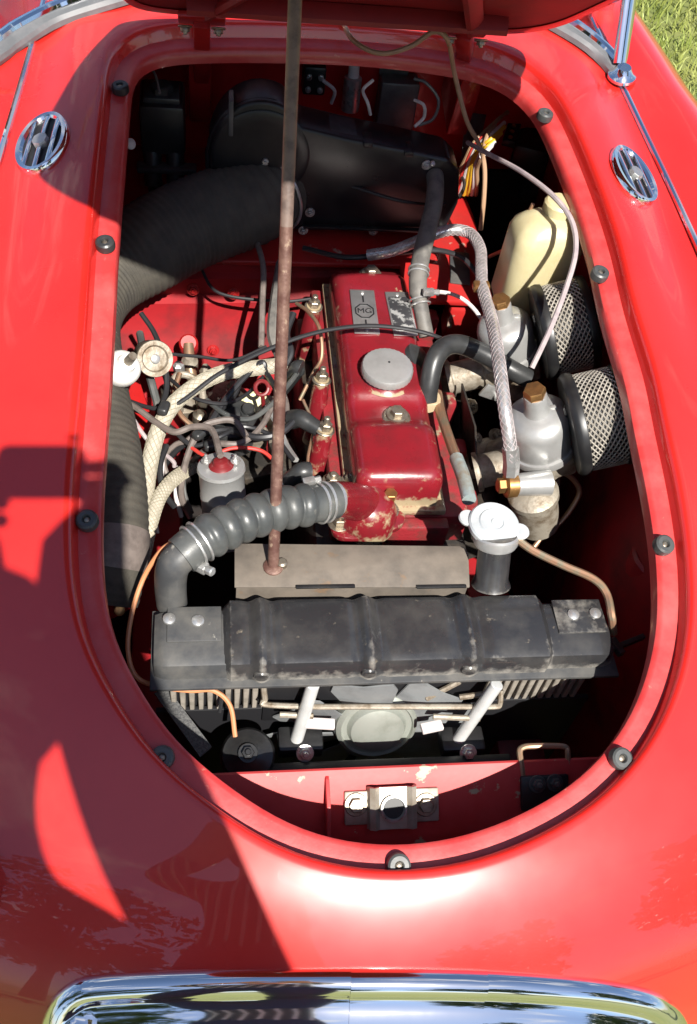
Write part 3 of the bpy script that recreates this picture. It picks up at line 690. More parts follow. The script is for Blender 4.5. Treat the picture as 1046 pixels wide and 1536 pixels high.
# red tubular posts with nuts along the left of the head
for (px, py, bx_, by_) in ((471, 458, 458, 535), (483, 568, 470, 660), (488, 643, 468, 735)):
    t_ = P(px, py, .675); b_ = P(bx_, by_, .575); ax = (t_-b_).normalized()
    bm = NB(); tube(bm, [b_, b_.lerp(t_, .5), t_], lambda t: .0155-.0055*t, 16, 6); po = part('head_post', bm, 'engred', hd)
    bm = NB(); bolt(bm, t_-ax*.003, ax, .0082, .010, stud=.008); part('post_nut', bm, 'oldbolt', po)
# distributor side clutter
bm = NB(); box(bm, P(400, 720, .50), (.09, .06, .10), Matrix.Rotation(.3, 3, 'Z'), .008); part('side_casting', bm, 'headblk', eng)
bm = NB(); lathe(bm, [(.05, 0), (.05, .05), (.035, .06)], P(330, 640, .44), (0, 0, 1), 24); part('oil_filter', bm, 'headblk', eng)
bm = NB(); lathe(bm, [(.022, 0), (.022, .02), (.018, .03), (.010, .034)], P(640, 745, .60), (0, -1, .2), 20); part('water_outlet', bm, 'castred', eng)

# ------------------------------------------------------------------ ignition coil, distributor, plug caps, leads
coil = thing('ignition_coil', P(340, 770, .56), 'dull aluminium ignition coil can with maroon cap', 'ignition coil')
ca = P(338, 790, .60); cb_ = P(332, 700, .690); ax = (cb_-ca).normalized(); L = (cb_-ca).length
bm = NB(); lathe(bm, [(.026, -.02), (.0265, 0), (.0265, L*.52), (.0272, L*.54), (.0272, L*.58), (.0265, L*.60), (.0265, L-.006), (.0285, L-.003), (.0275, L+.001), (.024, L+.0015)], ca, ax, 30); part('coil_can', bm, 'alu', coil)
bm = NB(); lathe(bm, [(.016, 0), (.014, .0025), (.010, .005), (.0085, .009), (.007, .010)], ca+ax*L, ax, 24); part('coil_tower', bm, 'maroon', coil)
for k in (-1, 1):
    bm = NB(); bolt(bm, ca+ax*(L+.004)+V((.017*k, .004, 0)), ax, .004, .004); part('coil_terminal', bm, 'steel', coil)
dist = thing('distributor', P(400, 660, .48), 'black distributor with pale yellow cap beside the engine', 'distributor')
bm = NB(); lathe(bm, [(.026, 0), (.028, .03), (.033, .036), (.033, .048)], P(395, 650, .54), (-.1, -.15, 1), 24); part('distributor_body', bm, 'dirtalu', dist)
bm = NB(); lathe(bm, [(.012, 0), (.0215, .002), (.0225, .007), (.020, .010), (.006, .0115)], P(381, 612, .595), (.25, -.55, .6), 24); part('yellow_disc', bm, 'yelcap', dist)
bm = NB(); lathe(bm, [(.014, 0), (.015, .022), (.012, .026)], P(385, 665, .59), (0, 0, 1), 20); part('grey_cap', bm, 'dirtalu', dist)
dcc = P(352, 640, .610); dax = V((-.1, -.25, 1)).normalized()
bm = NB(); lathe(bm, [(.034, -.02), (.035, 0), (.034, .012), (.028, .022), (.012, .025), (.010, .036), (.008, .037)], dcc, dax, 28); part('distributor_cap', bm, 'rubber', dist)
for k in range(4):
    a = k*math.pi/2+.5; bm = NB(); lathe(bm, [(.0085, .010), (.0085, .034), (.007, .036)], dcc+V((math.cos(a)*.023, math.sin(a)*.023, 0)), dax, 14); part('cap_tower', bm, 'rubber', dist)
dip = thing('dipstick', P(395, 620, .52), 'maroon ring handled dipstick near the coil', 'dipstick')
c = P(393, 582, .665); rg = [c+RT*.0085*math.cos(a)+UP*.009*math.sin(a) for a in np.linspace(0, 2*math.pi, 25)]
bm = NB(); tube(bm, rg, .0028, 8, 1, cap=False); part('ring_handle', bm, 'maroon', dip)
bm = NB(); tube(bm, [P(394, 592, .66), P(398, 640, .60), P(404, 690, .54)], .0028, 8, 6); part('stick', bm, 'maroon', dip)
caps = [((447, 553), (418, 592), .66, .60, 'second', 'beside the middle red post'), ((452, 628), (486, 648), .675, .672, 'third', 'pointing at the lower red post'), ((452, 708), (424, 728), .68, .66, 'front', 'above the ribbed hose')]
for (a, b, za, zb, nm, wh) in caps:
    p0, p1 = P(*a, za), P(*b, zb); d = (p1-p0).normalized(); mid_ = p0
    lbl = 'black rubber plug cap ' + wh
    o = thing('spark_plug_connector', (p0+p1)/2-V((0, 0, .02)), lbl, 'plug cap', 'spark plug connectors')
    bm = NB(); tube(bm, [p0-d*.012+V((0, 0, -.010)), p0, p0+d*.014, p0.lerp(p1, .8)], lambda t: .0125-.003*t, 14, 6); part('rubber_boot', bm, 'rubber', o)
    bm = NB(); lathe(bm, [(.0062, 0), (.0062, .008), (.005, .010)], p0.lerp(p1, .8), d, 8); part('boot_sleeve', bm, 'steel', o)
cable('plug_lead', [(418, 590, .60), (400, 560, .66), (390, 545, .675), (345, 590, .66), (318, 630, .65), (300, 655, .64)], .0042, 'wireb', 'black plug lead curving from the middle plug cap to the wiring bundle', 'lead')
cable('plug_lead', [(445, 628, .675), (420, 650, .672), (385, 656, .668), (340, 645, .66), (300, 655, .65), (268, 672, .63), (244, 700, .60)], .0046, 'wireb', 'black plug lead running left from the lower red post over the coil', 'lead')
cable('plug_lead', [(424, 728, .66), (412, 690, .665), (430, 620, .66), (420, 590, .65), (392, 640, .66), (360, 665, .665), (320, 668, .655), (282, 700, .60), (262, 745, .56)], .0040, 'wiregrey', 'thin grey lead rising from the front plug cap past the coil', 'lead')
cable('coil_lead', [(331, 684, .705), (318, 645, .70), (290, 640, .69), (262, 648, .68), (232, 632, .67), (205, 612, .665), (178, 598, .66)], .0040, 'wiregrey', 'grey brown lead leaving the coil tower towards the left wing', 'lead')
cable('coil_lead', [(370, 655, .67), (352, 632, .675), (325, 632, .675), (300, 645, .67), (280, 690, .64), (272, 740, .60), (285, 775, .55)], .0042, 'wiregrey', 'grey lead looping above the coil and dropping behind it', 'lead')

# cream braided conduits
def braid(pts, r, label):
    path = resample(smooth_path(PP(pts), 10), 90)
    o = thing('braided_conduit', path[45]-V((0, 0, .02)), label, 'conduit', 'braided conduits')
    part('cloth_sleeve', tube(NB(), path, r, 14, 1), 'braid', o)
    T, U = frames(path); bm = NB()
    for k in range(9):
        for sgn in (-1, 1):
            hx = [c+(U[i]*math.cos(sgn*i*.30+k*.698)+T[i].cross(U[i])*math.sin(sgn*i*.30+k*.698))*(r+.0001) for i, c in enumerate(path)]
            tube(bm, hx, .0005, 4, 1)
    part('woven_thread', bm, mat('braid_thread', (.30, .27, .20), .8) if 'braid_thread' not in bpy.data.materials else bpy.data.materials['braid_thread'], o, kind='stuff')
braid([(425, 548, .655), (385, 552, .668), (340, 558, .675), (300, 575, .675), (262, 605, .67), (238, 645, .66), (224, 700, .645), (217, 760, .63), (212, 835, .61), (210, 868, .60)], .0098, 'cream braided conduit arching from the engine down to the left side of the radiator')
braid([(290, 700, .60), (262, 718, .63), (240, 745, .635), (226, 785, .63), (216, 830, .615), (206, 862, .60)], .0084, 'short cream braided conduit joining the long one beside the dark duct')

# ------------------------------------------------------------------ large air duct on the left
dpath = PP([(412, 272, .725), (380, 300, .720), (330, 320, .712), (275, 342, .705), (215, 376, .697), (155, 420, .685), (122, 485, .685), (132, 565, .685), (150, 650, .685), (162, 740, .68), (162, 830, .66), (148, 900, .63)])
dpath = resample(smooth_path(dpath, 14), 340)
duct = thing('air_duct', dpath[150]-V((0, 0, .06)), 'fat ribbed black fabric air hose sweeping from the heater down the left side', 'air hose')
def dr(t):
    r = .062-.012*sm(.25, .45, t)-.006*sm(.5, .7, t)
    return r + (.0010-.0005*sm(.35, .5, t))*math.sin(t*340/4.2*2*math.pi)
part('fabric_tube', tube(NB(), dpath, dr, 36, 1), 'duct', duct, ang=1.3)
i0 = 4; T, U = frames(dpath)
bm = NB(); pts = [dpath[12]+(U[12]*math.cos(a)+T[12].cross(U[12])*math.sin(a))*.0645 for a in np.linspace(0, 2*math.pi, 49)]; tube(bm, pts, .0026, 8, 1, cap=False); part('end_band', bm, 'steel', duct)
k = 308; bm = NB(); tube(bm, dpath[k:k+16], .0455, 30, 1, cap=False); part('tape_band', bm, 'wiregrey', duct)

# ------------------------------------------------------------------ heater
HYF = .935
ht = thing('heater', (-.01, 1.0, SZ), 'black sheet metal heater box with rounded fan scroll at its left end', 'heater')
ol = [(668, 347), (688, 305), (690, 258), (672, 240), (600, 224), (520, 208), (452, 192)]
cc = (392, 238); 
for a in np.linspace(62, 235, 20): ol.append((cc[0]+78*math.cos(math.radians(a)), cc[1]-86*math.sin(math.radians(a))))
ol += [(362, 325), (420, 342), (456, 347)]
front = [PY(a, b, HYF) for a, b in ol]
bm = NB(); prism(bm, front, (0, .062, 0), .005, 3); hb = part('heater_box', bm, 'heater', ht)
# flange strip on top, rim, ribs
e0, e1 = PY(495, 203, HYF+.012), PY(674, 243, HYF+.012)
bm = NB(); prism(bm, [e0+V((0, 0, .004)), e1+V((0, 0, .004)), e1+V((0, .042, .004)), e0+V((0, .042, .004))], (0, 0, .004), .001); tf = part('top_flange', bm, mat('lit_top_grey', (.05, .05, .055), .5, col2=(.03, .03, .03), scale=40), ht)  # paler than the box, light on the heater top put into the colour
for t_ in (.30, .64):
    q = e0.lerp(e1, t_); bm = NB(); box(bm, q+V((0, .0, .006)), (.014, .03, .008), None, .002); part('flange_clip', bm, 'heater', tf)
cw = PY(392, 232, HYF)
bm = NB(); lathe(bm, [(.066, 0), (.067, .002), (.064, .0035), (.050, .0035)], cw, (0, -1, 0), 40); part('scroll_face', bm, 'heater', ht)
arc = [PY(cc[0]+80*math.cos(math.radians(a)), cc[1]-88*math.sin(math.radians(a)), HYF+.01) for a in np.linspace(75, 200, 20)]
part('scroll_rim', tube(NB(), arc, .004, 8, 1), 'heater', ht)
q0, q1 = PY(345, 150, HYF+.02), PY(348, 190, HYF-.004); part('scroll_strap', box(NB(), (q0+q1)/2, (.006, .03, .05), None, .001), 'tankend', ht)
cn0 = P(425, 262, .735); d0 = (dpath[0]-dpath[8]).normalized()
bm = NB(); tube(bm, [dpath[9], dpath[3], dpath[0]+d0*.02, V((dpath[0].x+.03, HYF+.02, dpath[0].z))], .058, 32, 6); part('hose_collar', bm, 'heater', ht)
for px, py in ((398, 240), (640, 247), (465, 318), (455, 345), (560, 346), (662, 346)):
    c = PY(px, py, HYF-.001); bm = NB(); bolt(bm, c, (0, -1, .1), .0048, .004, stud=.002); part('heater_screw', bm, 'steel', ht)
bm = NB(); box(bm, PY(560, 343, HYF-.006), (.21, .008, .004), None, .001); part('lower_lip', bm, 'heater', ht)
cable('control_cable', [(372, 242, .735), (400, 243, .745), (470, 260, .75), (540, 283, .75), (600, 301, .745), (650, 307, .735), (685, 298, .72), (697, 276, .71), (688, 258, .70)], .0027, 'wireb', 'thin black control cable drooping across the face of the heater', 'cable')

# heater water hose, grey, and engine breather
hh = thing('heater_hose', P(630, 480, .66), 'dusty grey heater hose bending down beside the rocker cover', 'hose')
path = resample(smooth_path(PP([(640, 246, .775), (652, 262, .775), (652, 300, .765), (642, 345, .75), (631, 390, .735), (627, 430, .72), (633, 470, .70), (640, 505, .68)]), 10), 80)
part('hose_tube', tube(NB(), path, lambda t: .0125 if t < .8 else .0105, 18, 1), 'hosegrey', hh)
for i in (3, 54, 66): clamp_on(path, i, .0128, 'steel', hh, .0014, .007)
screw_block(P(643, 438, .73), (1, 0, 0), hh, s=.010)
screw_block(P(641, 248, .79), (.3, -.5, .5), hh, s=.010)
bh = thing('breather_hose', P(650, 590, .66), 'shiny black rubber breather hose hooking from the rocker cover to the carburettors', 'hose')
path = PP([(641, 600, .680), (644, 575, .700), (652, 540, .722), (668, 520, .728), (692, 517, .725), (730, 533, .712), (768, 555, .70), (792, 568, .69)])
part('hose_tube', tube(NB(), path, .0128, 20, 8), 'rubber', bh)
bm = NB(); tube(bm, [P(632, 590, .668), P(640, 598, .675), P(645, 602, .68)], .0155, 18, 4); part('hose_stub', bm, 'engred', bh)
bm = NB(); lathe(bm, [(.030, 0), (.030, .010), (.022, .016), (.010, .018)], V((RX1-.006, P(632, 555, .67).y, .676)), (.75, 0, .65), 26); part('breather_canister', bm, 'rubber', bh)
# pale pipe running down the right of the rocker cover
vp = thing('water_pipe', P(690, 700, .62), 'thin stained pipe with a blue green end beside the rocker cover', 'pipe')
pth = PP([(656, 590, .665), (662, 622, .672), (680, 675, .685), (695, 715, .695), (704, 750, .70)])
part('pipe_upper', tube(NB(), pth[:4], .0066, 12, 8), 'copper', vp); part('pipe_lower', tube(NB(), [pth[2].lerp(pth[3], .3), pth[3], pth[4]], .0086, 14, 8), 'blue', vp)

# ------------------------------------------------------------------ carburettors and air filters
AX = V((-math.sin(math.radians(20)), 0, math.cos(math.radians(20)))); OX = V((math.cos(math.radians(20)), 0, math.sin(math.radians(20))))
def carb(base_px, top_px, sc, lbl):
    b0 = P(*base_px); 
    o = thing('carburettor', b0-V((0, 0, .06)), lbl, 'carburettor', 'pair of carburettors')
    pr = [(.0415, -.006), (.042, .001), (.041, .004), (.0385, .005), (.0380, .040), (.0365, .047), (.031, .0535), (.022, .0565), (.0155, .059), (.0135, .064), (.0135, .084), (.0125, .086)]
    bm = NB(); lathe(bm, [(r*sc, h*sc) for r, h in pr], b0, AX, 36); d = part('suction_chamber', bm, 'alu', o, 'dull silver domed suction chamber')
    bm = NB(); lathe(bm, [(.011*sc, .0845*sc), (.0128*sc, .0855*sc), (.0128*sc, .094*sc), (.0115*sc, .096*sc), (0, .0965*sc)], b0, AX, 6); part('brass_cap', bm, 'brass', d)
    bm = NB(); box(bm, b0+AX*.057*sc+OX*.018*sc, (.010, .005, .006), Matrix((OX, V((0, 1, 0)), AX)).transposed(), .001); part('chamber_lug', bm, 'alu', d)
    for s in (-1, 1):
        c = b0+OX*.026*sc*s*1.35+V((0, -.006*s, 0))+AX*.004; bm = NB(); lathe(bm, [(.005, -.012), (.005, .006), (.0035, .008)], c, AX, 10); part('chamber_screw', bm, 'steel', d)
    bm = NB(); lathe(bm, [(.036*sc, 0), (.036*sc, -.010), (.028, -.016), (.026, -.045), (.02, -.05), (.018, -.08)], b0-AX*.004, AX, 26)
    box(bm, b0-AX*.030, (.075, .050, .038), Matrix((OX, V((0, 1, 0)), AX)).transposed(), .006); part('carb_body', bm, 'dirtalu', o)
    bm = NB(); lathe(bm, [(.026, 0), (.026, .008), (.022, .009), (.022, .05), (.026, .052), (.026, .058)], b0-AX*.030-OX*.03, -OX, 22); part('inlet_flange', bm, 'dirtalu', o)
    bm = NB(); tube(bm, [b0-AX*.05+V((-.03, -.05, 0)), b0-AX*.05+V((-.03, .06, .004))], .004, 8, 1); part('throttle_spindle', bm, 'steel', o)
    bm = NB(); box(bm, b0-AX*.045+V((-.035, -.040, 0)), (.03, .004, .022), Matrix.Rotation(.4, 3, 'Y'), .001); part('throttle_lever', bm, 'steel', o)
    return o, b0
carb((812, 664, .69), None, 1.05, 'silver carburettor beside the fuel bowl with brass hex cap')
carb((762, 524, .69), None, .97, 'silver carburettor behind the black breather hose with brass hex cap')
def afilter(cpx, R0, th, lbl):
    c = P(*cpx); o = thing('air_filter', c-V((0, 0, R0)), lbl, 'air filter', 'pair of mesh air filters')
    ax = OX; X, Y, Z = basis(ax)
    bm = NB(); lathe(bm, [(R0*.4, -.006), (R0*.98, -.004), (R0*1.03, -.001), (R0*1.05, .004), (R0*1.03, .010), (R0*.99, .011), (R0*.985, .006), (R0*.3, .003)], c, ax, 56); part('backplate_rim', bm, 'black', o, 'black rim of the filter')
    bm = NB(); lathe(bm, [(R0*1.0, th), (R0*1.02, th+.003), (R0*1.0, th+.010), (R0*.9, th+.012), (0, th+.012)], c, ax, 56); part('outer_plate', bm, 'black', o)
    bm = NB(); lathe(bm, [(R0*.93, .004), (R0*.93, th+.002)], c, ax, 48); part('filter_element', bm, 'ink', o)
    NA, NX = 40, 8; bm = NB()
    grid = {}
    def vv(i, j):
        i %= NA*2
        if (i, j) not in grid:
            a = 2*math.pi*i/(NA*2); grid[(i, j)] = bm.verts.new(c+ax*(.006+(th-.006)*j/(NX*2))+(X*math.cos(a)+Y*math.sin(a))*R0*.985)
        return grid[(i, j)]
    for i in range(NA*2):
        for j in range(NX*2-1):
            if (i+j) % 2 == 0:
                out = [vv(i-1, j+1), vv(i, j), vv(i+1, j+1), vv(i, j+2)]; mc_ = (out[0].co+out[1].co+out[2].co+out[3].co)/4
                rad_ = mc_-c; rad_ = (rad_-ax*rad_.dot(ax)).normalized()
                inn = [bm.verts.new(q.co.lerp(mc_, .40)-rad_*.0011) for q in out]
                for k in range(4): bm.faces.new((out[k], out[(k+1) % 4], inn[(k+1) % 4], inn[k]))
    part('wire_mesh', bm, 'mesh', o, 'galvanised diamond mesh', kind='stuff')
    bm = NB(); lathe(bm, [(.010, 0), (.010, .006), (.008, .008)], c-ax*.010+V((0, 0, R0*.45)), -ax, 6); part('filter_bolt', bm, 'black', o)
    return o
afilter((858, 638, .728), .061, .055, 'round mesh sided air filter on the carburettor next to the fuel bowl')
afilter((812, 500, .728), .061, .055, 'round mesh sided air filter on the carburettor nearer the cream bottle')
# float bowl / fuel union
fbw = thing('fuel_bowl', P(800, 790, .55), 'small dull metal fuel bowl with banjo unions and a bent feed pipe', 'fuel bowl')
bt = P(806, 735, .66); bb = bt-AX*.075+V((-.006, -.0, 0))
bm = NB(); lathe(bm, [(.020, 0), (.0285, .004), (.0295, .060), (.032, .062), (.032, .070), (.028, .074), (.010, .080), (.008, .092)], bb, AX, 28); part('bowl', bm, 'dirtalu', fbw)
bm = NB(); q0, q1 = P(757, 728, .68), P(824, 724, .68); tube(bm, [q0.lerp(q1, .25), q0.lerp(q1, .6), q1], lambda t: .0135+.003*t, 18, 4); part('inlet_arm', bm, 'alu', fbw)
bm = NB(); lathe(bm, [(.012, 0), (.0155, .002), (.0155, .014), (.013, .016)], q0, (q1-q0), 20); part('brass_union', bm, 'brass', fbw)
bm = NB(); lathe(bm, [(.008, 0), (.0095, .001), (.0095, .009), (.008, .010)], q0-(q1-q0).normalized()*.009, (q1-q0), 6); part('union_bolt', bm, 'brass', fbw)
bm = NB(); lathe(bm, [(.013, -.004), (.0135, .006), (.009, .008), (.009, .013), (.0075, .014)], P(813, 699, .655), AX, 6); part('banjo_bolt', bm, 'brass', fbw)
bm = NB(); lathe(bm, [(.012, -.010), (.0145, -.008), (.0145, .0), (.012, .002)], P(812, 702, .655), (0, -.3, 1), 22); part('banjo_ring', bm, 'white', fbw)
part('feed_pipe', tube(NB(), PP([(820, 703, .655), (838, 706, .65), (858, 717, .64), (869, 735, .625), (862, 755, .61), (842, 782, .59), (812, 808, .57), (800, 822, .56)]), .0036, 10, 8), 'copper', fbw)
# braided fuel line
fl_ = thing('fuel_line', P(750, 560, .66), 'silver braided fuel line looping forward to the brass union', 'fuel line')
path = resample(smooth_path(PP([(552, 383, .70), (590, 376, .715), (635, 358, .735), (675, 345, .745), (705, 350, .748), (720, 372, .755), (722, 400, .76), (724, 432, .765), (738, 482, .775), (748, 540, .785), (757, 610, .77), (766, 672, .735), (768, 705, .705)]), 10), 200)
part('braided_sleeve', tube(NB(), path, .0078, 14, 1), 'steel', fl_)
T, U = frames(path); bm = NB()
for k in range(7):
    for sg in (-1, 1):
        tube(bm, [c+(U[i]*math.cos(sg*i*.33+k*.8976)+T[i].cross(U[i])*math.sin(sg*i*.33+k*.8976))*.0078 for i, c in enumerate(path)], .0004, 4, 1)
part('braid_wire', bm, 'wirepur', fl_, kind='stuff')
bm = NB(); tube(bm, [path[-12], path[-5], path[-1]-V((0, 0, .006))], .0100, 6, 1); part('hose_end', bm, 'steel', fl_)
bm = NB(); box(bm, P(722, 430, .765), (.022, .014, .012), None, .003); part('line_clip', bm, 'brass', fl_)
# inlet / exhaust manifold
mf = thing('inlet_manifold', (.17, .62, .50), 'dirty cast inlet and exhaust manifold between head and carburettors', 'manifold')
for px, py in ((742, 545), (770, 672)):
    bm = NB(); q = P(px, py, .62); tube(bm, [V((.14, q.y-.01, .585)), V((.17, q.y, .575)), V((q.x+.02, q.y, .63))], .023, 16, 5); part('inlet_runner', bm, 'dirtalu', mf)
bm = NB(); tube(bm, [V((.185, .45, .565)), V((.185, .60, .56)), V((.185, .80, .56))], .022, 16, 5); part('balance_pipe', bm, 'headblk', mf)
bm = NB(); tube(bm, [V((.165, .47, .52)), V((.19, .62, .49)), V((.165, .80, .52))], .032, 16, 6); part('exhaust_log', bm, 'headblk', mf)
for k, (px, py, z) in enumerate(((715, 570, .60), (705, 610, .61), (735, 585, .60), (712, 660, .61), (728, 690, .605), (745, 655, .60), (760, 600, .59), (700, 540, .60))):
    bm = NB()
    if k % 2: bolt(bm, P(px, py, z), (.2, -.3, 1), .008, .008)
    else: box(bm, P(px, py, z), (.03, .016, .008), Matrix.Rotation(.4+k, 3, 'Z'), .002)
    part('manifold_fitting', bm, 'dirtalu' if k != 1 else 'oldbolt', mf)
bm = NB(); box(bm, P(722, 685, .59), (.036, .03, .05), Matrix.Rotation(.3, 3, 'Z'), .008); part('manifold_flange', bm, 'dirtalu', mf)
hs = thing('heat_shield', (.155, .52, .58), 'thin dark upright shield beside the right side of the head', 'shield')
bm = NB(); prism(bm, [P(692, 575, .66), P(712, 640, .66), P(714, 690, .655), P(706, 705, .60), P(690, 640, .58)], (.0025, 0, 0)); part('shield_sheet', bm, 'headblk', hs)

# ------------------------------------------------------------------ washer bottle
wb = thing('washer_bottle', P(805, 430, .50), 'cream plastic washer bottle with moulded shoulders and clamp strap', 'bottle')
tb = P(818, 325, .835)
def rrect(cx, cy, z, wx, wy, r, n=6):
    out = []
    for qx, qy, a0_ in ((1, 1, 0), (-1, 1, 90), (-1, -1, 180), (1, -1, 270)):
        for k in range(n+1):
            a = math.radians(a0_+90*k/n); out.append(V((cx+qx*(wx/2-r)+r*math.cos(a), cy+qy*(wy/2-r)+r*math.sin(a), z)))
    return out
bm = NB(); lv = [(.48, .088, .07, .02), (.487, .096, .080, .022), (.555, .096, .080, .022), (.559, .092, .077, .022), (.567, .092, .077, .022), (.571, .096, .080, .022), (.672, .094, .078, .022), (.684, .088, .072, .022), (.694, .074, .058, .022), (.701, .056, .046, .02), (.704, .040, .036, .017)]
loft(bm, [rrect(tb.x+.008, tb.y-.004, z+.135, wx, wy, r) for z, wx, wy, r in lv]); wbo = part('bottle_body', bm, 'cream', wb, ang=1.0)
bm = NB(); lathe(bm, [(.019, .700), (.021, .702), (.021, .716), (.018, .719), (0, .720)], V((tb.x+.018, tb.y+.008, .135)), (0, 0, 1), 30, knurl=.03); part('bottle_cap', bm, 'cream', wb)
bm = NB(); loft(bm, [rrect(tb.x+.008, tb.y-.004, z+.135, wx, wy, .023) for z, wx, wy in ((.556, .093, .077), (.556, .099, .083), (.570, .099, .083), (.570, .093, .077))], cap=False); part('clamp_strap', bm, 'black', wb)
part('strap_buckle', box(NB(), P(820, 388, .75), (.014, .008, .020), None, .002), 'steel', wb)
part('wash_tube', tube(NB(), PP([(800, 306, .84), (785, 335, .81), (762, 370, .76), (735, 385, .71)]), .0028, 8, 8), 'copper', wb)

# ------------------------------------------------------------------ bulkhead equipment
mc = thing('master_cylinder', P(243, 250, .70), 'black brake master cylinder box under the rear left of the bay', 'master cylinder')
c = P(244, 178, .80)
bm = NB(); box(bm, c+V((0, .02, -.01)), (.062, .075, .075), None, .006); part('reservoir', bm, 'black', mc)
bm = NB(); box(bm, c+V((0, .015, .031)), (.050, .05, .010), None, .003); lathe(bm, [(.016, 0), (.016, .008), (.013, .010)], c+V((0, .01, .036)), (0, 0, 1), 6); part('reservoir_lid', bm, 'rubber', mc)
bm = NB(); box(bm, c+V((.004, -.02, -.065)), (.085, .02, .010), None, .003); part('mount_bar', bm, 'rubber', mc)
for dx in (-.016, .016):
    bm = NB(); lathe(bm, [(.013, 0), (.013, .05), (.008, .055), (.006, .085)], c+V((dx, -.005, -.045)), (0, -.35, -.9), 18); part('cylinder_bore', bm, 'black', mc)
bm = NB(); lathe(bm, [(.007, 0), (.007, .004), (0, .006)], P(238, 296, .69), (0, -.6, .7), 10); part('end_nut', bm, 'steel', mc)
solo('white_grommet', lathe(NB(), [(.007, 0), (.0075, .003), (.004, .006), (0, .0065)], P(195, 216, .79), (.4, -.6, .5), 14), 'wirewht', 'tiny pale grommet beside the master cylinder', 'grommet')
rg_ = thing('voltage_regulator', P(595, 180, .74), 'grey sheet metal regulator box fixed to the rear red wall', 'regulator')
WY = 1.160
c0 = PY(592, 150, WY); 
bm = NB(); box(bm, c0+V((0, -.016, -.0)), (.060, .036, .092), None, .004); rbx = part('regulator_box', bm, 'aluG', rg_)
bm = NB(); box(bm, PY(592, 96, WY)+V((0, -.004, 0)), (.046, .004, .03), None, .002); rt_ = part('regulator_tab', bm, 'aluG', rg_)
for px in (578, 592, 606): bm = NB(); lathe(bm, [(.004, 0), (.004, .003), (0, .004)], PY(px, 95, WY)+V((0, -.005, 0)), (0, -1, 0), 10); part('tab_rivet', bm, 'black', rt_)
fl2 = thing('flasher_can', PY(525, 165, WY-.02), 'small shiny cylindrical flasher can on the rear wall', 'relay')
c = PY(525, 165, WY-.025)
bm = NB(); lathe(bm, [(.0135, 0), (.014, .002), (.014, .05), (.012, .052)], c, (0, .1, 1), 22); part('can', bm, 'steel', fl2)
bm = NB(); lathe(bm, [(.009, .052), (.008, .075), (.005, .078)], c, (0, .1, 1), 16); part('can_tip', bm, 'wirewht', fl2)
rl = thing('relay_block', PY(472, 135, WY-.02), 'small black relay block with pale terminals on the rear wall', 'relay')
c = PY(471, 115, WY-.02); bm = NB(); box(bm, c, (.034, .03, .045), None, .004); part('relay_base', bm, 'black', rl)
for k in range(4): bm = NB(); lathe(bm, [(.0045, 0), (.0045, .004), (.002, .005)], c+V((-.009+.018*(k % 2), -.015, -.012+.02*(k//2))), (0, -1, 0), 10); part('relay_terminal', bm, 'steel', rl)
part('relay_lead', tube(NB(), [c+V((.012, -.02, .006)), c+V((.03, -.026, -.006)), c+V((.028, -.02, -.03))], .0028, 8, 8), 'wirewht', rl)
# loops of wire beside the regulator
for k, (pts, mt, lb) in enumerate((([(622, 118, .86), (640, 125, .86), (658, 150, .84), (650, 178, .82), (628, 188, .81)], 'aluG', 'grey wire looping out right of the regulator box'),
                                ([(622, 150, .84), (636, 158, .84), (636, 176, .82), (622, 190, .81)], 'wirewht', 'pale wire dropping from the regulator box'),
                                ([(560, 120, .86), (545, 135, .85), (552, 155, .84), (556, 172, .82)], 'wirewht', 'pale wire between flasher can and regulator'))):
    cable('loose_wire', pts, .0024, mt, lb)
fu = thing('fuse_box', P(770, 215, .76), 'black fuse box with a row of brass screws in the dark right corner', 'fuse box')
c = P(795, 205, .71); Rf = Matrix.Rotation(-.35, 3, 'Z')
bm = NB(); box(bm, c+V((.01, 0, -.02)), (.06, .11, .06), Rf, .010); part('fuse_body', bm, 'black', fu)
bm = NB(); box(bm, c+Rf @ V((-.030, -.005, .010)), (.022, .10, .012), Rf, .002); part('terminal_strip', bm, 'black', fu)
for k in range(6): bm = NB(); bolt(bm, c+Rf @ V((-.030, -.05+.018*k, .016)), (0, 0, 1), .0042, .003, washer=False, stud=0); part('terminal_screw', bm, 'brass', fu)
bm = NB(); tube(bm, [c+V((.02, -.03, .01)), c+V((.02, -.02, -.1))], .02, 16, 1); part('fuse_cover', bm, 'rubber', fu)
# colourful wire fan
tails = [((762, 168, .79), 'wiretan', 'tan'), ((760, 176, .79), 'wirered', 'red'), ((757, 184, .79), 'wirewht', 'pinkish white'), ((757, 190, .79), 'wireyel', 'bright yellow'), ((752, 200, .79), 'wireyel', 'deep yellow'), ((742, 214, .79), 'wirewht', 'mauve white'), ((752, 180, .79), 'wiretan', 'light brown')]
for k, ((px, py, z), mt, cn_) in enumerate(tails):
    cable('harness_wire', [(px, py, z), (px-20, py+16+k, z-.002), (712+k*2, 214+k*3, .765), (698+k*3, 240+k*2, .735), (686+k*5, 266+k*2, .70), (678+k*6, 292, .668)], .0034, mt, cn_+' wire in the fanned out harness by the fuse box')
bm = NB(); q = [P(700, 168, .76), P(730, 172, .76), P(716, 232, .72), P(692, 240, .72)]; prism(bm, q, (0, .003, -.003)); solo('harness_tag', bm, 'aluG', 'pale grey card standing behind the coloured wires', 'card')
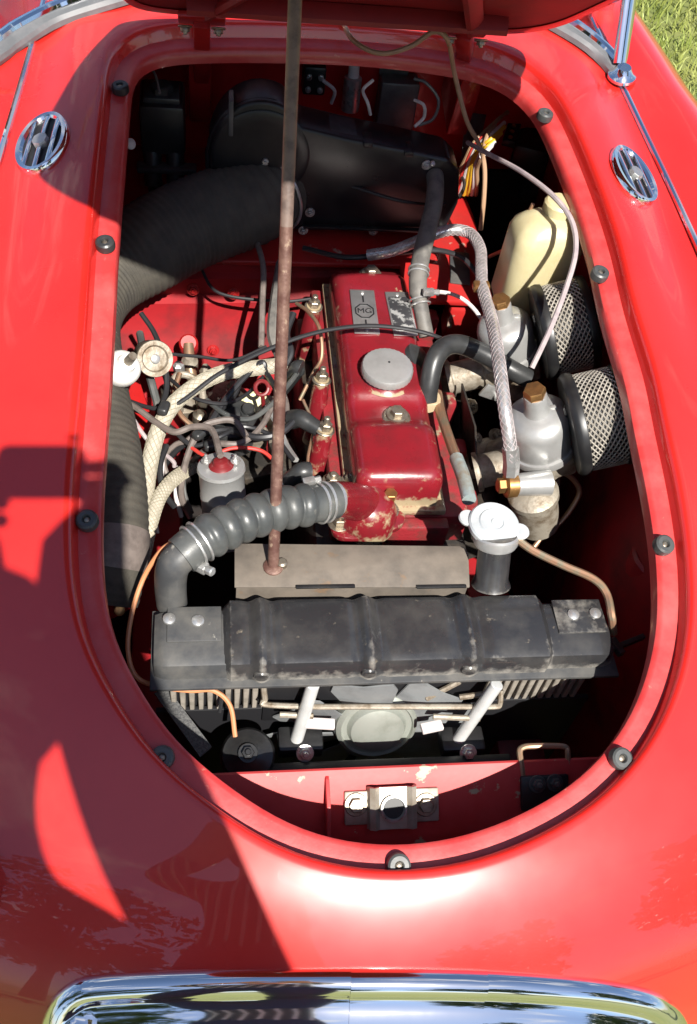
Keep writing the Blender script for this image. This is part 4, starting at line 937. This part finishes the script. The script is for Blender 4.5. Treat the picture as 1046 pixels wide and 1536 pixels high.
wired = [([(510, 24, .93), (530, 60, .935), (570, 80, .935), (615, 70, .945), (650, 48, .96), (672, 60, .955), (682, 110, .90), (700, 180, .84), (718, 215, .81), (727, 250, .79), (726, 300, .755), (721, 345, .715)], .0034, 'wiretan', 'tan wire hanging from the bonnet and dropping past the heater'),
         ([(702, 214, .80), (735, 232, .835), (780, 256, .86), (828, 292, .875), (857, 330, .87), (864, 375, .86), (850, 430, .84), (825, 495, .80), (798, 552, .765)], .0034, 'wirepur', 'grey outer cable arching over the cream bottle to the carburettor'),
         ([(176, 596, .66), (250, 612, .67), (330, 560, .70), (400, 525, .725), (470, 500, .735), (540, 489, .735), (600, 492, .73), (650, 503, .725), (700, 525, .70), (745, 550, .68)], .0028, 'wireb', 'thin black cable crossing over the rocker cover plates'),
         ([(455, 372, .68), (520, 386, .69), (590, 380, .70), (650, 375, .71), (690, 385, .70), (715, 410, .69), (745, 455, .66)], .0040, 'wireb', 'black cable running behind the rocker cover to the rear carburettor'),
         ([(384, 358, .69), (395, 400, .69), (394, 450, .68), (392, 520, .66)], .0042, 'wiregrey', 'straight grey cable dropping in front of the bulkhead'),
         ([(445, 455, .69), (465, 470, .70), (480, 495, .70), (483, 535, .68), (470, 560, .66), (450, 600, .63)], .0026, 'copper', 'thin copper pipe bending round the rear red post'),
         ([(640, 445, .71), (660, 438, .70), (690, 446, .69), (715, 468, .68), (735, 505, .66), (745, 530, .64)], .0028, 'wirewht', 'pale wire running from the heater hose towards the rear carburettor'),
         ([(775, 808, .742), (800, 826, .735), (845, 848, .722), (890, 868, .71), (910, 890, .70), (918, 925, .692), (921, 950, .67)], .0044, 'copper', 'overflow pipe curving from the radiator cap over the tank end'),
         ([(262, 812, .74), (240, 828, .73), (215, 868, .70), (198, 920, .68), (192, 975, .66), (205, 1015, .645), (240, 1030, .635), (285, 1036, .63), (320, 1036, .63), (345, 1058, .62), (353, 1105, .60)], .0026, 'orange', 'thin orange brown wire looping round the left end of the radiator'),
         ([(325, 1018, .64), (333, 1040, .62), (330, 1068, .60)], .0022, 'wireb', 'short black wire against the radiator fins'),
         ([(160, 560, .68), (195, 620, .66), (222, 660, .65), (258, 690, .62), (262, 700, .61)], .0028, 'wirepur', 'mauve grey wire leaving the white switch'),
         ([(195, 640, .64), (195, 670, .63), (202, 700, .62), (200, 730, .60)], .0030, 'wirewht', 'frayed white wire end hanging beside the duct'),
         ([(268, 700, .60), (264, 740, .59), (272, 775, .56)], .0030, 'wirewht', 'pale wire beside the short conduit'),
         ([(278, 690, .60), (276, 735, .58), (288, 770, .55)], .0030, 'aluG', 'grey wire between the short conduit and the coil'),
         ([(210, 500, .66), (218, 540, .665), (228, 575, .66), (240, 620, .63)], .0052, 'rubgrey', 'short grey tube by the chrome gauge'),
         ([(300, 400, .66), (330, 440, .65), (420, 452, .645), (470, 448, .645)], .0024, 'wireb', 'thin dark wire lying along the bulkhead step'),
         ([(425, 395, .68), (418, 440, .675), (412, 500, .66), (424, 535, .64)], .0105, 'hosegrey', 'grey rubber tube going down behind the prop rod'),
         ([(246, 560, .65), (275, 585, .66), (300, 600, .665), (340, 605, .66), (372, 590, .65), (395, 565, .65)], .0026, 'wireb', 'thin black wire looping below the arching conduit'),
         ([(255, 640, .66), (290, 668, .655), (330, 655, .665), (365, 640, .66), (410, 655, .66), (440, 690, .66)], .0030, 'wireb', 'black wire passing over the coil towards the front plug connector'),
         ([(300, 640, .66), (282, 660, .65), (262, 668, .64), (246, 690, .62), (256, 720, .60), (272, 715, .60)], .0034, 'wiregrey', 'grey wire coiled beside the long conduit'),
         ([(362, 560, .66), (352, 590, .65), (330, 615, .65), (312, 640, .645), (308, 668, .64)], .0046, 'wireb', 'thick black lead diving beneath the conduit arch'),
         ([(206, 520, .68), (250, 530, .67), (300, 535, .66), (350, 540, .66), (400, 520, .67)], .0022, 'wireb', 'fine black wire strung across the sunlit lower bulkhead'),
         ([(232, 665, .64), (244, 690, .63), (240, 730, .62), (232, 770, .61), (236, 800, .60)], .0026, 'wirewht', 'pale wire running down between the two conduits'),
         ([(270, 560, .63), (262, 590, .62), (270, 620, .61), (290, 640, .60)], .0034, 'copper', 'small copper pipe among the oily fittings'),
         ([(440, 470, .69), (430, 500, .68), (436, 530, .67), (420, 560, .65)], .0050, 'wireb', 'short thick black lead behind the prop rod'),
         ([(455, 600, .66), (470, 640, .65), (462, 690, .64), (470, 720, .64)], .0020, 'copper', 'hair thin copper strand between the red posts'),
         ([(212, 470, .70), (232, 500, .69), (246, 540, .68), (250, 585, .66), (236, 625, .65)], .0036, 'wireb', 'black sleeve bending down beside the round sender'),
         ([(310, 600, .655), (340, 622, .66), (376, 628, .66), (408, 606, .66), (432, 578, .66), (446, 560, .66)], .0034, 'rubgrey', 'dusty grey lead joining the rear plug connector'),
         ([(288, 672, .655), (312, 684, .66), (350, 672, .668), (392, 676, .665), (420, 700, .66)], .0024, 'wirered', 'thin red wire lying over the coil top'),
         ([(250, 668, .64), (240, 700, .635), (246, 738, .62), (262, 760, .60)], .0040, 'wireb', 'black loop of wire inside the conduit curve'),
         ([(400, 610, .64), (418, 640, .64), (430, 668, .64), (444, 690, .65)], .0040, 'alu', 'plain metal tube slanting behind the prop rod'),
         ([(216, 92, .87), (232, 110, .86), (240, 140, .85)], .0018, 'wiregrey', 'hair thin wire above the master cylinder')]
for pts, r, mt, lb in wired: cable('loose_wire' if r < .006 else 'rubber_tube', pts, r, mt, lb, 'wire' if r < .005 else 'tube')

# ------------------------------------------------------------------ left side small parts
sw = thing('white_switch', P(185, 575, .62), 'white plastic switch body below the black duct', 'switch')
c = P(184, 552, .735); ax = V((.35, -.35, .8)).normalized()
bm = NB(); lathe(bm, [(.010, -.03), (.012, -.02), (.018, -.016), (.0215, -.008), (.0215, .004), (.018, .010), (.012, .013), (.010, .02), (.006, .022)], c, ax, 26); part('switch_body', bm, 'white', sw)
bm = NB(); lathe(bm, [(.008, -.045), (.009, -.03)], c, ax, 12); lathe(bm, [(.006, .02), (.005, .04)], c, ax, 10); part('switch_stem', bm, 'oldbolt', sw)
gg = thing('chrome_sender', P(234, 555, .62), 'round chrome sender with glassy face near the white switch', 'sender')
c = P(232, 538, .70); ax = V((.25, -.65, .55)).normalized()
bm = NB(); lathe(bm, [(.020, -.03), (.022, -.026), (.022, -.004), (.0235, 0), (.0225, .004), (.017, .004), (.015, .001), (0, .002)], c, ax, 32); part('sender_case', bm, 'dirtalu', gg)
bm = NB(); lathe(bm, [(.006, .001), (.006, .006), (.004, .007)], c, ax, 12); part('sender_stud', bm, 'steel', gg)
st_ = thing('steering_bracket', P(210, 660, .52), 'red painted bracket rail between duct and conduit', 'bracket')
bm = NB(); prism(bm, [P(188, 560, .60), P(206, 560, .60), P(250, 690, .56), P(235, 780, .54), P(222, 780, .54)], (0, 0, -.006), .001); part('bracket_plate', bm, 'bayred', st_)
cl_ = thing('clutch_slave', P(280, 590, .48), 'oily metal fittings cluster between bulkhead and conduit', 'fitting')
for k, (px, py, z, r, h, mt) in enumerate(((268, 550, .60, .008, .016, 'steel'), (285, 545, .56, .012, .03, 'dirtalu'), (258, 590, .56, .016, .03, 'headblk'), (285, 610, .55, .018, .04, 'dirtalu'), (303, 598, .58, .008, .02, 'oldbolt'), (345, 610, .55, .016, .03, 'headblk'), (310, 560, .57, .010, .03, 'dirtalu'), (360, 640, .58, .012, .03, 'rubgrey'), (300, 625, .58, .010, .02, 'oldbolt'), (350, 580, .58, .009, .02, 'dirtalu'))):
    bm = NB(); lathe(bm, [(r*.7, -h), (r, -h*.8), (r, h*.2), (r*.75, h*.3), (r*.5, h*.5)], P(px, py, z), (.1*(k % 3-1), -.2*(k % 2), 1), 16 if k % 3 else 6); part('fitting', bm, mt, cl_)
part('brass_pipe', tube(NB(), PP([(262, 600, .60), (262, 568, .615), (278, 562, .62), (300, 575, .61), (305, 600, .60)]), .005, 10, 8), 'dirtalu', cl_)
for k, (px, py, z, lb) in enumerate(((318, 668, .662, 'black tape wrap on the leads above the coil'), (300, 650, .672, 'taped joint where grey leads cross beside the coil'), (246, 612, .685, 'dark clip holding the long conduit at its bend'))):
    bm = NB(); box(bm, P(px, py, z), (.020, .013, .011), Matrix.Rotation(.5*k+.3, 3, 'Z'), .004, 3); solo('tape_wrap' if k < 2 else 'conduit_clip', bm, 'rubber', lb, 'tape' if k < 2 else 'clip')
sp = thing('red_spigot', P(284, 520, .56), 'short red spigot on the lower bulkhead', 'spigot')
bm = NB(); c = P(283, 515, .575); lathe(bm, [(.014, -.04), (.014, 0), (.011, .004)], c, (0, -.6, .8), 18); part('spigot_tube', bm, 'bayred', sp)
bm = NB(); tube(bm, [c+V((0, -.002, 0)), P(285, 548, .56), P(290, 575, .54)], .008, 12, 4); part('copper_stub', bm, 'copper', sp)
lh = thing('bump_stop', P(165, 905, .55), 'red bracket with round stop under the left flange', 'bracket')
bm = NB(); box(bm, P(172, 885, .62), (.04, .04, .05), Matrix.Rotation(.6, 3, 'Z'), .006); part('stop_bracket', bm, 'bayred', lh)
bm = NB(); lathe(bm, [(.006, 0), (.006, .006), (0, .008)], P(178, 915, .645), (.3, -.6, .7), 12); part('stop_bolt', bm, 'brass', lh)
rh = thing('side_drum', P(945, 900, .50), 'dark red cylindrical drum below the right flange', 'drum')
bm = NB(); lathe(bm, [(.045, 0), (.047, .004), (.047, .05), (.044, .054), (.044, .09), (.047, .094), (.047, .12), (.044, .124)], P(945, 930, .52), (.1, .1, 1), 30); part('drum_body', bm, 'innerred', rh)
bm = NB(); bk2 = P(940, 965, .62); box(bm, bk2, (.05, .006, .008), Matrix.Rotation(.35, 3, 'Z'), .001); box(bm, P(925, 970, .622), (.008, .022, .010), Matrix.Rotation(.35, 3, 'Z'), .001)
solo('strap_bracket', bm, 'tankend', 'grey metal strap bracket at the right end of the radiator', 'bracket')

# ------------------------------------------------------------------ electric fan and front rods
fn = thing('electric_fan', (.02, .165, .30), 'electric cooling fan with grey blades and round motor before the radiator', 'fan')
mcn = P(566, 1094, .567); FY = mcn.y
ax = V((0, -.45, .9)).normalized()
bm = NB(); lathe(bm, [(.05, -.05), (.05, -.02), (.048, -.012), (.046, -.004), (.041, .0), (.040, -.004), (.034, -.004), (.030, .003), (.022, .006), (0, .007)], mcn, V((0, -.93, .36)), 40); part('motor_housing', bm, 'motor', fn, 'grey green round motor housing')
bm = NB(); box(bm, (mcn.x-.005, .2050, .60), (.245, .004, .10), None, .001); part('fan_dark_backing', bm, 'ink', fn)  # black sheet added for the darkness behind the blades
hubc = V((mcn.x, .195, .528))
for k in range(8):
    a = 2*math.pi*k/8+.2; d = V((math.cos(a), 0, math.sin(a))); t = V((-math.sin(a), 0, math.cos(a)))
    bm = NB(); rr = []
    for r_, wd, tw in ((.03, .016, .005), (.07, .026, .005), (.105, .036, .004), (.118, .032, .004)):
        rr.append([hubc+d*r_+t*wd*s+V((0, tw*s+e, 0)) for s, e in ((-1, 0), (0, -.003), (1, 0), (1, .0018), (0, -.0012), (-1, .0018))])
    loft(bm, rr); part('fan_blade', bm, 'fan', fn)
bm = NB(); lathe(bm, [(.032, -.01), (.034, .0), (.034, .016), (.02, .02)], hubc, (0, -1, 0), 26); part('fan_hub', bm, 'fan', fn)
for yy, pts in ((0, [(398, 1050, .615), (400, 1057, .612), (480, 1060, .61), (570, 1060, .61), (680, 1060, .61), (740, 1060, .61), (750, 1056, .612), (751, 1035, .625)]), (1, [(398, 1050, .615), (396, 1030, .63), (400, 1018, .64)])):
    part('guard_bar', tube(NB(), PP(pts), .0032, 8, 6), 'dirtalu', fn)
for a, b in (((640, 1048, .612), (690, 1022, .635)), ((690, 1046, .612), (735, 1040, .622)), ((420, 1072, .60), (470, 1074, .60)), ((650, 1075, .60), (720, 1078, .60))):
    part('guard_strut', tube(NB(), [P(*a), P(*b)], .0034, 8, 1), 'dirtalu', fn)
for (a, b) in (((458, 1083, .592), (502, 1088, .588)), ((632, 1095, .588), (664, 1086, .592))):
    q0, q1 = P(*a), P(*b); dd = q1-q0; part('mounting_lug', box(NB(), (q0+q1)/2, (dd.length, .012, .006), Matrix.Rotation(math.atan2(dd.y, dd.x), 3, 'Z'), .0015), 'wirewht', fn)
for nm, (tx, ty), (bx2, by2), lb in (('l', (470, 1026), (446, 1106), 'left of the motor'), ('r', (746, 1026), (690, 1106), 'nearer the wire loop')):
    t_ = P(tx, ty, .655); b_ = P(bx2, by2, .565); d = (t_-b_).normalized()
    wd_ = 'bright steel peg standing up ' + ('beside the fan motor, almost upright' if nm == 'l' else 'on the side of the wire loop, leaning')
    o = thing('steel_peg', b_-V((0, 0, .03)), wd_, 'peg', 'upright steel pegs')
    bm = NB(); lathe(bm, [(.0072, -.02), (.0072, (t_-b_).length-.001), (.0064, (t_-b_).length)], b_, d, 20); part('peg_shaft', bm, 'peg', o)
    bm = NB(); box(bm, b_-V((-.004, 0, .012)), (.05, .03, .022), None, .004); part('peg_mount', bm, 'black', o)
    bm = NB(); bolt(bm, b_+V((.008, -.016, -.006)), (0, -.6, .8), .0065, .006); part('mount_bolt', bm, 'steel', o)
bm = NB(); box(bm, (mcn.x-.0, .140, .545), (.30, .018, .03), None, .003); part('fan_crossbar', bm, 'black', fn)
hn = thing('horn', P(370, 1140, .52), 'dark round horn behind the left end of the red beam', 'horn')
bm = NB(); lathe(bm, [(.012, -.03), (.028, -.022), (.030, -.006), (.027, 0), (.018, .003), (.012, .008), (0, .009)], P(372, 1132, .575), (0, -.3, 1), 28); part('horn_disc', bm, 'black', hn)
bm = NB(); bolt(bm, P(372, 1130, .585), (0, -.3, 1), .007, .006); part('horn_nut', bm, 'black', hn)
bm = NB(); q = [P(232, 1040, .60), P(250, 1030, .60), P(318, 1120, .575), P(300, 1135, .575)]; prism(bm, q, (.0, .0, -.003)); solo('woven_strap', bm, 'strap', 'grey woven strap lying below the left end of the radiator', 'strap')

# ------------------------------------------------------------------ ground, lawn
bm = NB(); bmesh.ops.create_grid(bm, x_segments=2, y_segments=2, size=160)
g = bpy.data.objects.new('ground', mesh_from(bm, 'ground', 'soil')); COL.objects.link(g); tag(g, kind='structure')
vts, fcs = [], []
rng = random.Random(3)
for i in range(42000):
    x = rng.uniform(.55, 3.6); y = rng.uniform(1.2, 5.2)
    h = rng.uniform(.025, .06); a = rng.uniform(0, 6.28); w_ = rng.uniform(.002, .004); lx, ly = rng.gauss(0, .018), rng.gauss(0, .018)
    n = len(vts); dx, dy = math.cos(a)*w_, math.sin(a)*w_
    vts += [(x-dx, y-dy, -.002), (x+dx, y+dy, -.002), (x+lx*.5+dx*.7, y+ly*.5+dy*.7, h*.6), (x+lx*.5-dx*.7, y+ly*.5-dy*.7, h*.6), (x+lx*1.4, y+ly*1.4, h)]
    fcs += [(n, n+1, n+2, n+3), (n+3, n+2, n+4)]
me = bpy.data.meshes.new('lawn_grass'); me.from_pydata(vts, [], fcs); me.materials.append(M['grass'])
lg = bpy.data.objects.new('lawn_grass', me); COL.objects.link(lg); tag(lg, 'short sunlit green lawn beyond the car', 'grass', kind='stuff')

# ------------------------------------------------------------------ trees that the paint reflects
def tree(x, y, h, label, seed):
    r = random.Random(seed); o = thing('leafy_tree', (x, y, 0), label, 'tree', 'trees on the lawn')
    bm = NB(); top = V((x+r.uniform(-.3, .3), y, h*.8))
    tube(bm, [V((x, y, -.05)), V((x+.05, y, h*.3)), top], lambda t: h*.03*(1-.85*t)+.02, 10, 6)
    for k in range(7):
        a = r.uniform(0, 6.28); z0 = h*r.uniform(.3, .6); q = V((x, y, z0)); tube(bm, [q, q+V((math.cos(a)*h*.12, math.sin(a)*h*.12, h*.1)), q+V((math.cos(a)*h*.24, math.sin(a)*h*.24, h*.2))], lambda t: h*.011*(1-.8*t)+.008, 6, 4)
    part('trunk', bm, 'bark', o)
    vts, fcs = [], []
    cl2 = [(V((x+r.gauss(0, h*.14), y+r.gauss(0, h*.14), h*r.uniform(.35, .98))), h*r.uniform(.06, .13)) for _ in range(34)]
    for c, rad_ in cl2:
        for _ in range(95):
            d = V((r.gauss(0, 1), r.gauss(0, 1), r.gauss(0, 1))).normalized()*rad_*r.uniform(.5, 1.05); q = c+d
            u = V((r.gauss(0, 1), r.gauss(0, 1), r.gauss(0, 1))).normalized(); v = u.orthogonal().normalized(); s = r.uniform(.12, .26); n = len(vts)
            vts += [q-u*s, q+v*s*.5, q+u*s, q-v*s*.5]; fcs.append((n, n+1, n+2, n+3))
    me = bpy.data.meshes.new('crown'); me.from_pydata([V(q)-V((x, y, 0)) for q in vts], [], fcs); me.materials.append(M['leaf'])
    cr_ = bpy.data.objects.new('crown', me); COL.objects.link(cr_); cr_.parent = o
for i, (x, y, h, lb) in enumerate(((-5.5, -9, 8.5, 'broad leafy tree behind the photographer on the lawn, furthest towards the shaded wing'), (-10, -6, 9, 'tall leafy tree off the shaded wing of the car'), (-1.0, -14, 7, 'round leafy tree straight ahead of the car nose'), (5, -13, 7, 'leafy tree ahead of the sunny wing of the car'), (9, -7, 7.5, 'wide leafy tree off the sunny wing of the car'))):
    tree(x, y, h, lb, 20+i)

# ------------------------------------------------------------------ photographer (casts the shadow on the nose, mirrored in the paint)
ph = thing('person', (-.23, -.66, 0), 'person in striped shirt holding a small camera out over the car', 'person')
cam_c = CAM-FW*.062
jn = {}
def J(n, co, r): jn[n] = (V(co), r)
J('pelvis', (-.23, -.70, .95), .13); J('waist', (-.23, -.70, 1.08), .125); J('chest', (-.23, -.68, 1.28), .145); J('neckb', (-.235, -.665, 1.42), .075); J('neck', (-.238, -.63, 1.50), .055); J('chin', (-.226, -.56, 1.56), .062); J('head', (-.226, -.565, 1.648), .085); J('crown', (-.226, -.575, 1.72), .06)
for s, n in ((-1, 'L'), (1, 'R')):
    J('hip'+n, (-.23+s*.095, -.70, .90), .10); J('knee'+n, (-.23+s*.11, -.68, .50), .062); J('ankle'+n, (-.23+s*.12, -.72, .10), .042); J('heel'+n, (-.23+s*.12, -.73, .045), .04); J('toe'+n, (-.23+s*.13, -.58, .035), .035)
    J('sh'+n, (-.43, -.67, 1.39) if s < 0 else (-.03, -.68, 1.345), .078)
    J('el'+n, (-.47, -.54, 1.34) if s < 0 else (-.128, -.50, 1.475), .055)
    hc = cam_c+RT*(.066*s)-UP*.012-FW*.004
    J('wr'+n, hc+V((-.030 if s > 0 else -.004, -.058, -.052)), .050); J('palm'+n, hc+V((s*.014, -.022, -.022)), .030)
    for k in range(4):
        b = hc+V((s*.008, -.004, -.010+.0)) + UP*(.026-.017*k); J('f%d%s' % (k, n), b+V((s*.004, .004, 0)), .0095); J('g%d%s' % (k, n), b-RT*(s*.020)+FW*.012, .0085); J('h%d%s' % (k, n), b-RT*(s*.040)+FW*(.010 - .002*k), .0075)
    J('t0'+n, hc-FW*.018-UP*.02-RT*(s*.004), .011); J('t1'+n, hc-FW*.028-UP*.004-RT*(s*.026), .010); J('t2'+n, hc-FW*.026+UP*.006-RT*(s*.042), .009)
ed = [('pelvis', 'waist'), ('waist', 'chest'), ('chest', 'neckb'), ('neckb', 'neck'), ('neck', 'chin'), ('chin', 'head'), ('head', 'crown')]
for n in 'LR':
    ed += [('pelvis', 'hip'+n), ('hip'+n, 'knee'+n), ('knee'+n, 'ankle'+n), ('ankle'+n, 'heel'+n), ('heel'+n, 'toe'+n), ('chest', 'sh'+n), ('sh'+n, 'el'+n), ('el'+n, 'wr'+n), ('wr'+n, 'palm'+n), ('palm'+n, 't0'+n), ('t0'+n, 't1'+n), ('t1'+n, 't2'+n)]
    for k in range(4): ed += [('palm'+n, 'f%d%s' % (k, n)), ('f%d%s' % (k, n), 'g%d%s' % (k, n)), ('g%d%s' % (k, n), 'h%d%s' % (k, n))]
names = list(jn); idx = {n: i for i, n in enumerate(names)}
me = bpy.data.meshes.new('sk'); me.from_pydata([jn[n][0] for n in names], [(idx[a], idx[b]) for a, b in ed], [])
so_ = bpy.data.objects.new('sk', me); COL.objects.link(so_)
md = so_.modifiers.new('skin', 'SKIN'); md.use_smooth_shade = True
sv = me.skin_vertices[0].data
for n in names: sv[idx[n]].radius = (jn[n][1], jn[n][1]*(.72 if n in ('pelvis', 'waist', 'chest') else 1)); sv[idx[n]].use_root = n == 'pelvis'
ss = so_.modifiers.new('sub', 'SUBSURF'); ss.levels = 2; ss.render_levels = 2
dg = bpy.context.evaluated_depsgraph_get(); dg.update()
me2 = bpy.data.meshes.new_from_object(so_.evaluated_get(dg)); bpy.data.objects.remove(so_)
shirt = bpy.data.materials.new('striped_shirt'); shirt.use_nodes = True; t = shirt.node_tree; b = t.nodes['Principled BSDF']; b.inputs['Roughness'].default_value = .85
tcn = t.nodes.new('ShaderNodeTexCoord'); wv = t.nodes.new('ShaderNodeTexWave'); wv.inputs['Scale'].default_value = 9; wv.bands_direction = 'X'; t.links.new(tcn.outputs['Object'], wv.inputs[0])
rp = t.nodes.new('ShaderNodeValToRGB'); rp.color_ramp.elements[0].position = .78; rp.color_ramp.elements[1].position = .84; rp.color_ramp.elements[0].color = (.05, .05, .06, 1); rp.color_ramp.elements[1].color = (.5, .5, .52, 1)
t.links.new(wv.outputs[0], rp.inputs[0]); t.links.new(rp.outputs[0], b.inputs['Base Color'])
me2.materials.clear()
for k in ('skin', 'jean', 'black'): me2.materials.append(M[k])
me2.materials.append(shirt)
pl_ = V(ph.location)
for p_ in me2.polygons:
    c = p_.center; p_.use_smooth = True
    el_d = min((c-jn['el'+n][0]).length for n in 'LR')
    far_hand = min((c-jn['palm'+n][0]).length for n in 'LR')
    if c.z < .11: p_.material_index = 2
    elif c.z < 1.0: p_.material_index = 1
    elif c.z < 1.44 and far_hand > .24: p_.material_index = 3
    else: p_.material_index = 0
for v in me2.vertices: v.co -= pl_
bo = bpy.data.objects.new('body', me2); COL.objects.link(bo); bo.parent = ph
# face and hair
hc = jn['head'][0]
bm = NB(); lathe(bm, [(.0, .118), (.05, .105), (.084, .065), (.097, .02), (.094, -.02), (.086, -.05), (.07, -.055)], hc+V((0, -.016, 0)), (0, -.35, 1), 24, cap=False); part('hair', bm, 'hair', ph)
fy = hc+V((0, .083, -.012))
bm = NB(); tube(bm, [fy+V((0, -.004, .012)), fy+V((0, .012, -.016)), fy+V((0, -.002, -.022))], .010, 8, 4); part('nose', bm, 'skin', ph)
bm = NB(); box(bm, fy+V((0, -.006, -.046)), (.042, .012, .009), None, .003); part('mouth', bm, mat('lips', (.45, .16, .14), .5), ph)
for s in (-1, 1):
    bm = NB(); lathe(bm, [(0, .012), (.009, .008), (.012, 0), (.009, -.008), (0, -.012)], fy+V((s*.031, -.012, .014)), (0, 1, 0), 14); part('eye', bm, 'white', ph)
    bm = NB(); lathe(bm, [(0, .010), (.016, .008), (.022, 0), (.012, -.008)], hc+V((s*.090, -.005, -.01)), (s, 0, .1), 14); part('ear', bm, 'skin', ph)
# the small camera in the hands
pc = thing('compact_camera', cam_c-V((0, 0, .03)), 'small black compact camera held out in both hands', 'camera')
RC = Matrix((RT, UP, FW)).transposed()
bm = NB(); box(bm, cam_c-FW*.006, (.088, .054, .026), RC, .011); part('camera_body', bm, 'black', pc)
bm = NB(); lathe(bm, [(.026, 0), (.026, .016), (.022, .018), (.022, .030), (.018, .031)], cam_c+FW*.006, FW, 28); part('lens_barrel', bm, 'black', pc)
bm = NB(); lathe(bm, [(.007, 0), (.007, .005), (.005, .006)], cam_c+UP*.031+RT*.03, UP, 14); part('shutter_button', bm, 'steel', pc)
